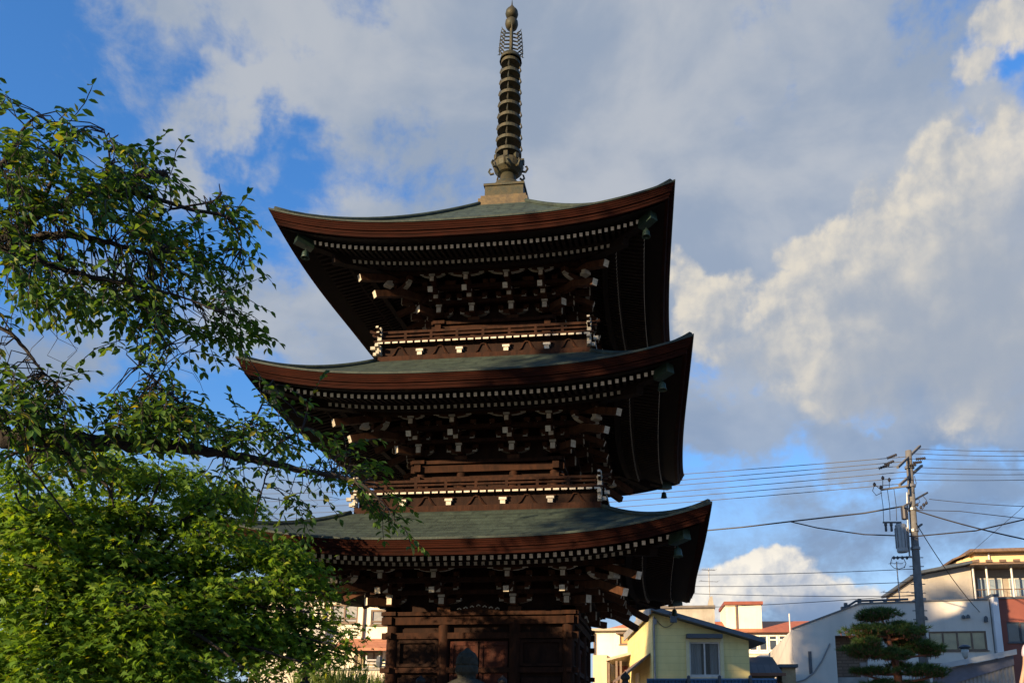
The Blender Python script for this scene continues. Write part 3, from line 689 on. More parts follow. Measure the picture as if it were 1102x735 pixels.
# --- cream house behind the pagoda's right side --------------------
def cream_house():
    f=F(at(640,735,25),-4); L=8
    t=f.root('cream_house','sunlit cream house with flat roof and low porch between pagoda and yellow house','house')
    cw=mat('cream_wall',(.80,.72,.52),(.75,.67,.47),1.2,.8,pat=aged(wavepat('Z',.42,.86,(0,.05))))
    u1=f.uz(700,690)[0]; zt=f.uz(650,679)[1]
    h=[*f.uz(667,693)]; g=[*f.uz(686,682.5)]; hole=(h[0],g[0],h[1],g[1])
    mb=MB(); facade(mb,-.05,u1,0,zt,[hole]); boxshell(mb,-.05,u1,0,L,0,zt); mb.build('wall',cw,t)
    mb=MB(); mb.span(-.35,u1+.2,-.35,L+.2,zt,zt+.12); r=mb.build('roof',mat('thin_roof_edge',(.36,.31,.22),(.28,.24,.18),5,.6),t)
    mb=MB(); mb.prism([(.2,.6,zt+.12),(2.6,.6,zt+.12),(1.5,.6,zt+.42)],(0,5,0)); mb.build('hipped_cap',mat('reddish_tile',(.30,.12,.08),(.22,.09,.06),8,.7),r)
    w=window(t,hole,2,mat('orange_blind',(.50,.28,.09),(.42,.22,.07),3,.4),M_frameb); mb=MB(); mb.span(hole[0]-.15,hole[1]+.1,-.4,-.002,hole[3]+.02,hole[3]+.09); mb.build('window_hood',M_frameb,w)
    # lower wall and porch
    mb=MB(); a=f.uz(638,706,-1.5)[0]; b=f.uz(653,706,-1.5)[0]; z=f.uz(645,704.5,-1.5)[1]
    mb.span(a,b,-1.5,-.01,0,z); mb.build('side_wing',mat('buff_wall',(.55,.44,.30),(.5,.4,.27),1.5,.8,pat=aged()),t)
    a=f.uz(652,711,-3)[0]; b=f.uz(690,702,-3)[0]; z0=f.uz(652,711,-3)[1]; z1=f.uz(690,701,-3)[1]
    mb=MB(); mb.prism([(a,-3,z0),(b,-3,z1),(b,-3,z1+.12),(a,-3,z0+.12)],(0,3,0)); pr=mb.build('porch_roof',mat('porch_roof_tan',(.42,.34,.24),(.34,.27,.19),5,.6),t)
    mb=MB(); mb.span(a+.2,b-.1,-.4,-.3,z0-.75,z0-.05); mb.build('red_curtain_board',mat('maroon_board',(.26,.07,.06),(.2,.055,.05),5,.7),pr)
    for i,px in enumerate((655,663.5,668)):
        u=f.uz(px,720,-2.8)[0]; mb=MB(); mb.span(u-.05,u+.05,-2.8,-2.7,0,z0+.02); mb.build('porch_post',M_frameb,pr)
    u=f.uz(684,720,-1.0)[0]; mb=MB(); mb.span(u,u+.55,-1.05,-1.0,0,f.uz(684,708,-1.0)[1]); mb.build('white_door',M_white,t)
    u=f.uz(659,720,-.05)[0]; mb=MB(); mb.span(u-.3,u+.45,-.05,-.01,0,z0-.8); mb.build('lattice_door',mat('pale_timber',(.55,.38,.16),(.45,.30,.13),8,.6),t)
    tube_part(t,'downpipe',[(.0,-.08,0),(.0,-.08,zt-.1)],.05,M_frameb)
cream_house()
# --- grey concrete roof block and antenna ---------------------------
def antenna(loc,h,label,els,rz=0):
    t=thing('tv_antenna',label,'antenna',loc); 
    mb=MB(); mb.tube([(0,0,0),(0,0,h)],.028,6); mb.build('mast',M_alu,t)
    for (z,L,n) in els:
        b=MB(); ca,sa=math.cos(rz),math.sin(rz)
        b.tube([(-L*ca,-L*sa,z),(L*ca,L*sa,z)],.016,5)
        for i in range(n):
            q=-L+2*L*i/max(1,n-1); w=.30-.012*i; b.tube([(q*ca-w*sa,q*sa+w*ca,z+.03),(q*ca+w*sa,q*sa-w*ca,z+.03)],.010,4)
        b.build('element_array',M_alu,t)
def concrete_block():
    f=F(at(722,735,32),0); t=f.root('concrete_building','grey concrete building with parapet behind the yellow house','building')
    cm=mat('stained_concrete',(.40,.36,.29),(.27,.245,.20),1.2,.85,.2,pat=aged(amt=.8))
    u0=-2.0;u1=f.uz(769,660)[0]; z1=f.uz(750,654.5)[1]
    mb=MB(); mb.span(u0,u1,0,7,0,z1); mb.build('wall',cm,t)
    mb=MB(); mb.span(u0-.1,u1+.05,-.12,7.1,z1,z1+.17); mb.build('parapet',mat('dark_coping',(.15,.13,.11),(.1,.09,.08),4,.8),t)
    a=f.uz(762,653)[0]; zt=f.uz(767,640)[1]
    mb=MB(); mb.prism([(a,.3,z1+.17),(u1,.3,z1+.17),(u1-.08,.3,zt),(u1-.25,.3,zt-.1)],(0,1.2,0)); mb.build('stair_hood',cm,t)
    p=at(764,650,32.8); top=at(765,611,32.8); antenna((p.x,p.y,z1+.17),top.z-z1-.17,'television antenna mast on the grey concrete building behind the yellow house',[(top.z-z1-.3,.42,7),(top.z-z1-1.0,.55,2)],.3)
concrete_block()
# --- school with red roof -------------------------------------------
def red_roof_block():
    f=F(at(792,735,46),2); t=f.root('school_building','cream building with red roof, ribbon windows and roof penthouse','building')
    cw=mat('ivory_wall',(.78,.69,.50),(.72,.63,.45),.8,.8,pat=aged()); rd=mat('red_roof_metal',(.44,.125,.04),(.35,.09,.03),2,.55,pat=wavepat('X',.55,.7,(.0,.08)))
    u0=f.uz(770,690)[0]; u1=f.uz(930,690)[0]; ze=f.uz(830,681)[1]
    holes=[]; ww=f.uz(827,690)[0]-f.uz(817.5,690)[0]
    a0=f.uz(806,690)[0]; zb=f.uz(830,700)[1]; zt=f.uz(830,683)[1]; i=0
    while a0+i*(ww+.0)+ww<u1-.3 and i<12: holes.append((a0+i*(ww+.08),a0+i*(ww+.08)+ww,zb,zt)); i+=1
    mb=MB(); facade(mb,u0,u1,0,ze,holes,.2); boxshell(mb,u0,u1,0,9,0,ze); mb.build('wall',cw,t)
    for h in holes: window(t,h,1,GL,M_white,rail=.70,fw=.09,sill=False)
    # lower window band ledge
    mb=MB(); mb.span(u0,u1,-.10,-.002,zb-.22,zb-.05); mb.build('ledge',M_white,t)
    zr=f.uz(850,667,3.5)[1]
    mb=MB(); mb.prism([(u0-.3,-.5,ze+.02),(u0-.3,9.3,ze+.02),(u0-.3,4.2,zr)],(u1-u0+.6,0,0)); r=mb.build('roof',rd,t)
    a=f.uz(781,660,1.0)[0]; b=f.uz(819.5,660,1.0)[0]; zp=f.uz(800,650.5,1.0)[1]
    mb=MB(); mb.span(a,b,1.0,5,ze+.1,zp); p=mb.build('penthouse',cw,t)
    mb=MB(); mb.span(a-.12,b+.12,.8,5.2,zp,zp+.24); mb.build('penthouse_roof',mat('dark_red_coping',(.24,.06,.03),(.18,.05,.025),4,.6),p)
    mb=MB(); x=f.uz(792.5,660,.95)[0]; mb.span(x-.06,x+.06,.88,.99,ze,zp); mb.build('downpipe',M_frameb,p)
    # low pale awning in front
    mb=MB(); a=f.uz(812,708,-2)[0]; b=f.uz(856,708,-2)[0]; z0=f.uz(830,716,-2)[1]; z1=f.uz(830,702,-2)[1]
    mb.prism([(a-1,-2,z0),(b,-2,z0),(b,-.3,z1),(a+.8,-.3,z1)] ,(0,0,.08)); mb.build('awning',mat('canvas_awning',(.50,.46,.38),(.42,.39,.32),3,.8),t)
    x=f.uz(851,690,-2.0)[0]; tube_part(t,'flag_pole',[(x,-2.0,0),(x,-2.0,f.uz(848,660,-2.0)[1])],.05,M_frame)
red_roof_block()
def tile_shed():
    f=F(at(800,735,20),0); t=f.root('tiled_shed','small dark tiled shed roof between yellow house and white warehouse','shed')
    tm=mat('grey_roof_tile',(.085,.072,.066),(.06,.052,.048),6,.7,pat=brickpat((.095,.08,.073),(.07,.06,.055),(.03,.027,.025),1.6,.45,.35,.04,rot=(R(60),0,0)))
    u0=f.uz(800,725)[0]; u1=f.uz(836,725)[0]; u2=f.uz(843,723)[0]; z0=f.uz(820,724.5)[1]; z1=f.uz(820,706.5,1.6)[1]; ut=f.uz(831,706.5,1.6)[0]
    mb=MB(); mb.add([(u0,0,z0),(u2,0,z0),(ut,1.6,z1),(u0,1.6,z1),(u0,3.2,z0),(u2,3.2,z0)],[(0,1,2,3),(3,2,5,4),(1,5,2)]); 
    r=mb.build('roof',tm,t); mb=MB(); mb.span(u0,u2+.1,-.06,.0,z0-.10,z0+.03); mb.build('eave_board',mat('rust_board',(.22,.08,.04),(.16,.06,.03),6,.7),r)
    mb=MB(); mb.span(u0,u2-.35,.3,3.0,0,z0-.02); mb.build('wall',mat('brown_mortar',(.20,.15,.10),(.15,.11,.08),3,.85),t)
    a=f.uz(841,718,1)[0]; b=f.uz(856,718,1)[0]; zt=f.uz(848,716,1)[1]
    mb=MB(); mb.span(a,b,1,3,0,zt-.08); mb.build('side_wall',mat('ochre_boards',(.42,.30,.16),(.3,.2,.11),4,.8),t); mb=MB(); mb.span(a-.15,b+.1,.8,3.1,zt-.08,zt+.06); mb.build('side_roof',M_dk,t)
tile_shed()
# --- white warehouse --------------------------------------------------
def warehouse():
    f=F(at(855.5,735,24),-2.0); t=f.root('white_warehouse','big off white rendered building with sloping left roofline and long window','building')
    wm=mat('off_white_render',(.58,.54,.475),(.52,.485,.425),.6,.85,.08,12,pat=lambda nt,tc,vec,col: nt.mix(nt.smooth(nt.noise(nt.vm('MULTIPLY',tc.outputs['Object'],(1.2,1.2,.12)),1.6,6,.6),.40,.75,0,.35),col,(.36,.34,.305,1)))
    uz=f.uz; L=14
    u1=uz(1069,690)[0]; za=uz(856,677)[1]; ub,zb=uz(925,650); zc=uz(995,647.5)[1]; zd=uz(1066,645.5)[1]; uc=uz(995,650)[0]
    w0=uz(1001,700); w1=uz(1061,678.5); hole=(w0[0],w1[0],w0[1],w1[1])
    r0=uz(902,735)[0]; r1=uz(936,735)[0]; rt=uz(902,683.5)[1]; rec=(r0,r1,0,rt)
    zlow=min(za,zb,zc)
    mb=MB(); facade(mb,0,u1,0,za-.01,[hole,rec],.25) if za>max(rt,hole[3]) else facade(mb,0,u1,0,max(rt,hole[3])+.05,[hole,rec],.25)
    zq=za-.01 if za>max(rt,hole[3]) else max(rt,hole[3])+.05
    mb.add([(0,0,zq),(u1,0,zq),(u1,0,zd),(uc,0,zc),(ub,0,zb)]+([(0,0,za)] if za>zq+.02 else []),[tuple(range(6 if za>zq+.02 else 5))])
    mb.add([(0,0,0),(0,0,za),(0,L,za),(0,L,0)],[(0,1,2,3)]); mb.add([(u1,0,0),(u1,L,0),(u1,L,zd),(u1,0,zd)],[(0,1,2,3)])
    mb.add([(0,0,za),(ub,0,zb),(ub,L,zb),(0,L,za)],[(0,1,2,3)]); mb.add([(ub,0,zb),(u1,0,zd),(u1,L,zd),(ub,L,zb)],[(0,1,2,3)])
    mb.build('wall',wm,t)
    mb=MB(); 
    for a,b in(((0,za),(ub,zb)),((ub,zb),(uc,zc)),((uc,zc),(u1,zd))): mb.beam((a[0],.05,a[1]+.04),(b[0],.05,b[1]+.04),.22,.07)
    mb.build('roof_coping',mat('dark_coping_metal',(.13,.13,.13),(.09,.09,.09),4,.6),t)
    window(t,hole,4,GLC,M_frameb,fw=.07)
    # recessed entrance of stone
    bm=mat('stone_cladding',(.30,.21,.15),(.2,.14,.10),5,.9,.4,pat=brickpat((.34,.25,.18),(.20,.14,.10),(.12,.09,.07),1.0,.55,.16,.03,rot=(R(90),0,0)))
    mb=MB(); mb.span(r0-.2,r1+.2,1.2,1.3,0,rt+.3); mb.span(r0,r0+.02,.26,1.2,0,rt); mb.build('recess_wall',bm,t)
    zz=uz(920,728)[1]; mb=MB(); mb.span(r0,r1,.3,.7,0,zz); mb.build('plinth',M_podium,t)
    x=uz(930,735)[0]; mb=MB(); mb.span(x-.05,x+.30,.3,.55,zz,uz(930,712)[1]); mb.build('pillar',mat('pink_stone',(.34,.28,.25),(.27,.22,.2),5,.8),t)
    # roof railing seen along the coping
    mb=MB(); a=uz(912,652); b=uz(923,645); c=uz(980,643)
    P=[(a[0],.5,a[1]),(b[0],.5,b[1]),(c[0],.5,c[1])]; mb.tube(P,.06,5)
    for px,py0,py1 in((912,653,647),(927,650,642.5),(940,650,644),(955,650,644),(968,650,644)):
        p=uz(px,py0);q=uz(px,py1); mb.tube([(p[0],.5,p[1]-.1),(q[0],.5,q[1])],.10,5); mb.box((p[0],.5,p[1]+.02),(.45,.3,.12))
    mb.build('roof_gutter_rail',M_dk,t)
    # slot window, wall cable, lamps
    mb=MB(); a=uz(871,725);b=uz(873,700.5); mb.span(a[0],b[0],-.04,-.002,a[1],b[1]); mb.build('slot_window',M_dk,t)
    pts=[uz(*p) for p in((855,734),(866,731),(875,724),(884,711),(893,692))]; tube_part(t,'wall_cable',[(u,-.05,z) for u,z in pts],.035,mat('grey_cable',(.2,.2,.2),None),5)
    for px,py in((1036,662),(1041,661.5),(995,663),(1060,663),(1060,665.5)):
        u,z=uz(px,py); mb=MB(); mb.lathe([(.04,0),(.08,-.05),(.09,-.16),(.03,-.17)],8,(u,-.10,z)); mb.tube([(u,0,z),(u,-.1,z)],.02,5); mb.build('wall_lamp',M_dk,t)
    u=uz(1011,655)[0]; mb=MB(); mb.span(uz(990,650)[0],uz(1001,650)[0],.6,1.4,zc-.1,uz(995,641)[1]); mb.build('roof_unit',M_alu,t)
    # ledge roof below the window
    u0,z=uz(1000,715); mb=MB(); mb.span(u0,u1,-.5,-.002,uz(1030,714)[1]-.12,uz(1030,714)[1]); mb.build('ledge',M_frameb,t)
    p=at(968.5,648,24.6); q=at(969,604,24.6); antenna((p.x,p.y,p.z),q.z-p.z,'television antenna mast on the white warehouse roof left of the pole',[(q.z-p.z-1.55,.8,5),(q.z-p.z-.1,.3,3)],.1)
    # narrow grey strip and red brown building to the right
    t2=f.root('red_brown_building','dark red panelled building with window at the right edge','building')
    rb=mat('red_panel',(.20,.055,.035),(.16,.045,.03),1.5,.7,pat=wavepat('X',.9,.75,(.0,.03)))
    a=uz(1078,690)[0]; b=uz(1135,690)[0]; zt=uz(1090,644)[1]
    h0=uz(1085.5,691);h1=uz(1097.5,669); h2=uz(1100,691);h3=uz(1115,669)
    hs=[(h0[0],h1[0],h0[1],h1[1]),(h2[0],h3[0],h2[1],h3[1])]
    mb=MB(); facade(mb,a,b,0,zt,hs); boxshell(mb,a,b,0,10,0,zt); mb.build('wall',rb,t2)
    for h in hs: window(t2,h,1,GL,M_dk)
    mb=MB(); mb.span(a-.02,b,-.06,.1,zt,zt+.08); mb.build('coping',M_dk,t2)
    t3=f.root('stair_tower','narrow white plastered strip wall between warehouse and red building','building')
    a2=uz(1070.5,690)[0]; mb=MB(); mb.span(a2,a-.03,-.25,3,0,uz(1074,642.5)[1]); mb.build('wall',mat('white_plaster',(.62,.62,.62),(.55,.55,.55),1,.8),t3)
    mb=MB(); mb.span(a2-.04,a-.02,-.3,3.05,uz(1074,642.5)[1],uz(1074,642.5)[1]+.12); mb.build('coping',M_dk,t3)
warehouse()
def upper_building():
    f=F(at(1000,735,33),-2.0); uz=f.uz; L=9
    t=f.root('upper_house','grey clad house with balcony and sunlit top floor above the warehouse','house')
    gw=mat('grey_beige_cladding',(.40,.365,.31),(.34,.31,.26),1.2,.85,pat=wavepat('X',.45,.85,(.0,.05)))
    u1=uz(1047.5,640)[0]; u2=uz(1130,640)[0]; za=uz(1000,619)[1]; zb=uz(1047.5,608.5)[1]
    mb=MB(); mb.prism([(0,0,0),(u1,0,0),(u1,0,zb),(0,0,za)],(0,L,0)); mb.build('wall',gw,t)
    mb=MB(); s=(zb-za)/u1; mb.beam((-.3,L/2-.3,za-.3*s+.12),(u1+.3,L/2-.3,zb+.3*s+.12),L+.9,.16); mb.build('roof',M_dk,t)
    # recessed glazed front with balcony
    zt=uz(1080,609)[1]; zf=uz(1080,646)[1]-.3
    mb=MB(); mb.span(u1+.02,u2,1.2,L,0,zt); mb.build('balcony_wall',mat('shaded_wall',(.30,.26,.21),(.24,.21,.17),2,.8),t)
    mb=MB(); mb.span(u1,u2,-.1,1.2,zf-.15,zf); mb.build('balcony_floor',M_podium,t)
    gl=mat('balcony_glass',(.22,.27,.30),(.14,.18,.22),1.5,.12,spec=.8)
    for a,b in((1054,1064),(1066,1078),(1088,1098),(1100,1112)):
        p0=uz(a,644,1.1); p1=uz(b,622,1.1); window(t,(p0[0],p1[0],p0[1],p1[1]),2,gl,M_frame,v=1.07,sill=False)
    rl=MB()
    for z in(zf+.95,zf+.5): rl.tube([(u1+.1,-.05,z),(u2,-.05,z)],.03,5)
    u=u1+.1
    while u<u2: rl.tube([(u,-.05,zf),(u,-.05,zf+.95)],.02,4); u+=.35
    rl.build('balcony_railing',M_frameb,t)
    for px in(1048.5,1063,1090): 
        x=uz(px,630,-.05)[0]; tube_part(t,'balcony_post',[(x,-.08,zf-.1),(x,-.08,zt)],.06,M_frame)
    mb=MB(); mb.span(u1-.2,u2,-.7,1.3,zt+.0,zt+.14); 
    u=u1-.1
    while u<u2: mb.span(u,u+.35,-.8,-.68,zt+.12,zt+.26); u+=.75
    mb.build('balcony_roof',M_frameb,t)
    # sunlit top floor
    lw=mat('apricot_wall',(.72,.50,.26),(.66,.45,.23),1.5,.8,pat=aged(wavepat('X',.6,.85,(0,.05)))); a=uz(1030,610,2.5)[0]; z0=uz(1040,612,2.5)[1]-.5; z1=uz(1050,597.5,2.5)[1]; zr=uz(1060,595.5,2.5)[1]
    m=uz(1045,600,2.5)[0]
    mb=MB(); mb.prism([(a,2.5,z0),(m,2.5,z0),(m,2.5,z1),(a,2.5,uz(1030,604,2.5)[1])],(0,5,0)); mb.span(m+.01,u2,1.9,7.5,z0,z1-.02); p=mb.build('top_floor',lw,t)
    mb=MB(); mb.span(m-.4,u2+.2,1.3,7.8,z1,z1+.18); mb.beam((a-.3,5,uz(1029,603.5,2.5)[1]+.05),(m-.3,5,z1+.05),5.6,.10); mb.build('top_roof',M_frameb,p)
    x=uz(1064,600,1.85)[0]; tube_part(p,'roof_post',[(x,1.8,z0),(x,1.8,z1)],.06,M_frame)
upper_building()
def right_shed():
    f=F(at(1006,735,9.5),2.0); uz=f.uz
    t=f.root('storage_shed','low shed with pale sloping metal roof and ribbed wall below the warehouse','shed')
    u0,z0=uz(1004,722.5); u1,z1=uz(1090,704.5); 
    mb=MB(); mb.prism([(u0-.2,-.3,z0),(u1,-.3,z1),(u1,-.3,z1+.16),(u0-.2,-.3,z0+.16)],(0,1.0,0)); mb.build('roof',mat('pale_sheet_roof',(.40,.43,.43),(.32,.35,.36),3,.45),t)
    mb=MB(); mb.prism([(u0,-.02,z0-.55),(u1,-.02,z1-.30),(u1,-.02,z1-.01),(u0,-.02,z0-.01)],(0,.1,0)); mb.build('fascia_board',mat('blue_grey_board',(.13,.14,.18),(.10,.105,.13),4,.7),t)
    mb=MB(); n=80; vs=[(u0+(u1-u0)*i/n,.04+.03*((i//2)%2),z if z==0 else z0-.5+(z1-z0+.2)*i/n) for z in(0,1) for i in range(n+1)]
    mb.add(vs,[(i,i+1,n+2+i,n+1+i) for i in range(n)]); mb.build('ribbed_wall',mat('ribbed_sheet',(.30,.28,.25),(.24,.225,.2),3,.6),t)
right_shed()
def street_lamp():
    p=at(1042,735,13); q=at(1041.5,693,13); t=thing('street_lamp','dark street lamp with flat round hood in front of the warehouse window','lamp',(p.x,p.y,0)); h=q.z
    mb=MB(); mb.lathe([(.07,0),(.06,h-.75),(.04,h-.7),(.04,h-.48)],8); mb.build('pole',M_dk,t)
    mb=MB(); mb.lathe([(.04,h-.50),(.09,h-.42),(.13,h-.26),(.11,h-.17)],12); mb.build('glass_bowl',mat('lamp_bowl',(.33,.35,.33),None,3,.3),t,smooth=True)
    mb=MB(); mb.lathe([(.11,h-.17),(.20,h-.12),(.21,h-.09),(.13,h-.03),(.02,h)],16); mb.build('hood',M_dk,t)
street_lamp()
def left_house():
    f=F(at(300,735,16),6.0); uz=f.uz; L=9
    t=f.root('sunlit_house','sunlit cream two storey house with terracotta canopy behind the maple','house')
    cw=mat('warm_cream_render',(.80,.74,.58),(.75,.69,.53),1.0,.8,pat=aged(wavepat('X',.91,.86,(0,.03))))
    u0=uz(270,700)[0]; u1=uz(440,700)[0]; zt=uz(350,643)[1]
    hs=[]
    for (a,b,y0,y1) in((355,386,670,650),(398.5,426,672.5,656),(310,338,672,651)):
        p=uz(a,y0);q=uz(b,y1); hs.append((p[0],q[0],p[1],q[1]))
    p=uz(381,722);q=uz(412,700); hl=(p[0],q[0],p[1],q[1]); p=uz(414,722);q=uz(432,700.5); hl2=(p[0],q[0],p[1],q[1])
    mb=MB(); facade(mb,u0,u1,0,zt,hs+[hl,hl2]); boxshell(mb,u0,u1,0,L,0,zt); mb.build('wall',cw,t)
    for h in hs: window(t,h,2,GLW,M_frameb,rail=.25,fw=.07)
    for h in(hl,hl2): window(t,h,3,GLC,M_frameb,fw=.06)
    mb=MB(); mb.span(u0-.3,u1+.3,-.5,L+.3,zt,zt+.2); mb.build('roof',M_frameb,t)
    z0=uz(390,699)[1]; z1=uz(390,687)[1]; a=uz(368,695)[0]
    tm=mat('terracotta_sheet',(.42,.17,.09),(.34,.13,.07),4,.7,pat=wavepat('Z',.13,.7,(0,.3)))
    mb=MB(); mb.prism([(a,-1.1,z0-.12),(a,-1.1,z0),(a,-.01,z1),(a,-.01,z1-.15)],(u1-a,0,0)); mb.build('canopy',tm,t)
    for px_ in(392,350): x=uz(px_,660)[0]; tube_part(t,'downpipe',[(x,-.06,0),(x,-.06,zt-.1)],.045,M_frameb)
    mb=MB(); mb.box(((uz(340,675)[0]+uz(346,675)[0])/2,-.16,uz(343,681)[1]),(.75,.28,.55)); mb.build('air_conditioner',M_frame,t)
    tube_part(t,'gutter',[(u0-.3,-.55,zt+.05),(u1+.3,-.55,zt+.05)],.07,M_frameb)
    rl=MB(); zf=uz(400,720)[1]
    for py in(710,713.5,717): rl.tube([(uz(393,py,-1)[0],-1.0,uz(393,py,-1)[1]),(u1,-1.0,uz(393,py,-1)[1])],.035,5)
    for px in(394,408,422): x=uz(px,715,-1)[0]; rl.tube([(x,-1,uz(400,722,-1)[1]),(x,-1,uz(400,705,-1)[1])],.04,5)
    rl.build('railing',M_frame,t)
    mb=MB(); x=uz(408,715,-1.2)[0]; mb.lathe([(.10,uz(400,718,-1.2)[1]),(.14,uz(400,712,-1.2)[1]),(.10,uz(400,706,-1.2)[1])],8,(x,-1.2,0)); mb.build('flower_pot',M_dk,t)
    g=F(at(300,735,9),4); t2=g.root('garden_wall','pale plastered garden wall behind the tall grass','wall'); a=g.uz(285,720)[0]; b=g.uz(437,720)[0]; z=g.uz(380,721)[1]
    mb=MB(); mb.span(a,b,0,.2,0,z); mb.build('wall',mat('pale_plaster_wall',(.62,.55,.44),(.52,.46,.36),1.5,.85),t2); mb=MB(); mb.span(a,b,-.05,.25,z,z+.07); mb.build('coping',M_podium,t2)
left_house()
#%%WIRES
M_wire=mat('black_cable',(.02,.02,.022),None,3,.6)
M_conc=mat('pole_concrete',(.135,.132,.125),(.10,.097,.092),4,.85,.2)
M_ins=mat('brown_insulator',(.022,.020,.022),None,3,.35)
def utility_pole():
    b=at(990.5,700,16); tp=at(977.5,485,16); x,y=b.x,b.y; H=tp.z
    t=thing('utility_pole','concrete utility pole with crossarms, grey transformer and step bolts','utility pole',(x,y,0))
    Z=lambda py:at(980,py,16).z
    dx=tp.x-x
    ax=lambda z: (z/H)*dx*1.0-.0
    mb=MB(); mb.tube([(0,0,0),(dx*.5,0,H/2),(dx,0,H)],[.20,.165,.125],12); mb.build('shaft',M_conc,t,smooth=True)
    def U(px,py,v=-.2): p=at(px,py,16+v); return Vector((p.x-x,p.y-y,p.z))
    def armp(n,a,b,va,vb,w=.09): mb=MB(); mb.beam(U(*a,va),U(*b,vb),w,w); return mb.build(n,M_alu if n!='crossarm' else M_conc,t)
    armp('crossarm',(966,503),(990,480),-1.0,1.0); armp('crossarm',(968,522),(992,501),-.9,.9)
    armp('crossarm',(948,527),(976,523),-.2,-.2,.07); armp('crossarm',(972,545),(998,530),-.5,.7,.07)
    armp('crossarm',(984,570),(992,564),-.2,.4,.07); armp('crossarm',(960,600),(981,599),-.2,-.2,.06); armp('crossarm',(950,562),(970,562),-.2,-.2,.06)
    def insul(p,q,r=.07):
        mb=MB(); p,q=Vector(p),Vector(q); n=9
        pts=[p.lerp(q,i/n) for i in range(n+1)]; mb.tube(pts,[r*(.5 if i%2 else 1.0) for i in range(n+1)],8); mb.build('insulator',M_ins,t)
    for a,b in(((946,504),(957,500)),((952,500),(962,496)),((955,493),(965,489)),((986,494),(996,493)),((983,498),(992,497)),((977,501),(986,500))): insul(U(*a),U(*b))
    for a,b in(((957,516),(957,526)),((950,514),(950,527)),((941,521),(948,527)),((948,524),(948,527))): tube_part(t,'jumper_wire',[U(*a),U(*b)],.014,M_wire,4)
    for px,py in((948,524),(957,516),(941,521),(950,514)): 
        mb=MB(); p=U(px,py); mb.lathe([(.02,-.10),(.05,-.06),(.07,.0),(.04,.05),(.02,.08)],8,p); mb.build('pin_insulator',M_ins,t)
    tr=MB(); p=U(969,565); r=.215; z1=U(969,565).z; z0=U(969,593).z
    tr.lathe([(.10,z1+.06),(r*.8,z1+.04),(r,z1),(r,z0),(r*.9,z0-.05),(.1,z0-.06)],16,(p.x,p.y,0)); to=tr.build('transformer',mat('grey_steel',(.30,.31,.31),(.24,.25,.25),5,.5),t,smooth=False)
    f=MB()
    for k in range(10):
        a=2*math.pi*k/10; f.box((p.x+r*math.cos(a),p.y+r*math.sin(a),(z0+z1)/2),(.07,.02,z1-z0-.25),rz=a)
    f.build('cooling_fin',M_alu,to)
    for px in(953,959,966):
        mb=MB(); q=U(px,564); mb.lathe([(.03,.06),(.06,.03),(.06,-.05),(.045,-.08),(.05,-.28),(.02,-.30)],8,q); mb.build('bushing',M_ins,to)
    for a,b in(((948,528),(951,562)),((955,527),(958,560)),((962,526),(965,560))): tube_part(t,'jumper_wire',[U(*a),(U(*a)+U(*b))/2+Vector((.03,0,0)),U(*b)],.012,M_wire,4)
    def loop(n,pts,r=.014): tube_part(t,n,[U(*q) for q in pts],r,M_wire,4)
    loop('jumper_wire',[(941,522),(939,528),(943,533),(949,530)]); loop('jumper_wire',[(960,600),(958,607),(962,611),(968,612),(974,610)]); loop('jumper_wire',[(972,600),(975,606),(973,611)])
    loop('jumper_wire',[(983,545),(990,540),(988,535)]); loop('jumper_wire',[(992,532),(997,538),(995,543),(990,545)]); loop('jumper_wire',[(984,548),(992,549),(998,540)]); loop('jumper_wire',[(984,512),(986,520),(982,530)])
    for px,py in((966,600),(971,600),(976,600),(962,600),(994,543),(997,541),(991,546),(987,543)):
        mb=MB(); q=U(px,py); mb.lathe([(.02,.07),(.05,.03),(.055,-.03),(.02,-.07)],7,q); mb.build('pin_insulator',M_ins,t)
    mb=MB(); q=U(973,552,-.25); mb.lathe([(.05,.25),(.12,.22),(.12,-.25),(.05,-.28)],10,q); mb.build('fuse_box',M_ins,t)
    tube_part(t,'conduit',[U(976,530,-.2),U(977,565,-.25),U(979,600,-.25)],.035,M_alu,6)
    for i in range(9):
        z=Z(600+i*9.5); X=ax(z); s=-1 if i%2 else 1
        mb=MB(); mb.tube([(X-.28,-.02,z),(X+.28,.02,z)],.018,5); mb.build('step_bolt',M_dk,t)
    for py in(571,548,523,503,590): mb=MB(); z=Z(py); mb.lathe([(.19,z-.05),(.19,z+.05)],12,(ax(z),0,0)); mb.build('band_clamp',M_alu,t)
    return t
utility_pole()
def wire(label,a,b,sag,r=.017,grp=None,name='power_line',mid=None):
    pts=[]
    if mid: pts=[Vector(q) for q in ([a]+mid+[b])]; P=[]
    n=28
    if not mid:
        P=[Vector(a).lerp(Vector(b),i/n)-Vector((0,0,sag*4*(i/n)*(1-i/n))) for i in range(n+1)]
    else:
        for s0,s1 in zip(pts,pts[1:]): P+= [s0.lerp(s1,i/8)-Vector((0,0,sag*4*(i/8)*(1-i/8))) for i in range(8)]
        P.append(pts[-1])
    mb=MB(); mb.tube(P,r*.78,5,cap=False); o=mb.build(name,M_wire); tag(o,label,'power line' if name=='power_line' else 'cable',grp); return o
G='overhead power lines on the pole'
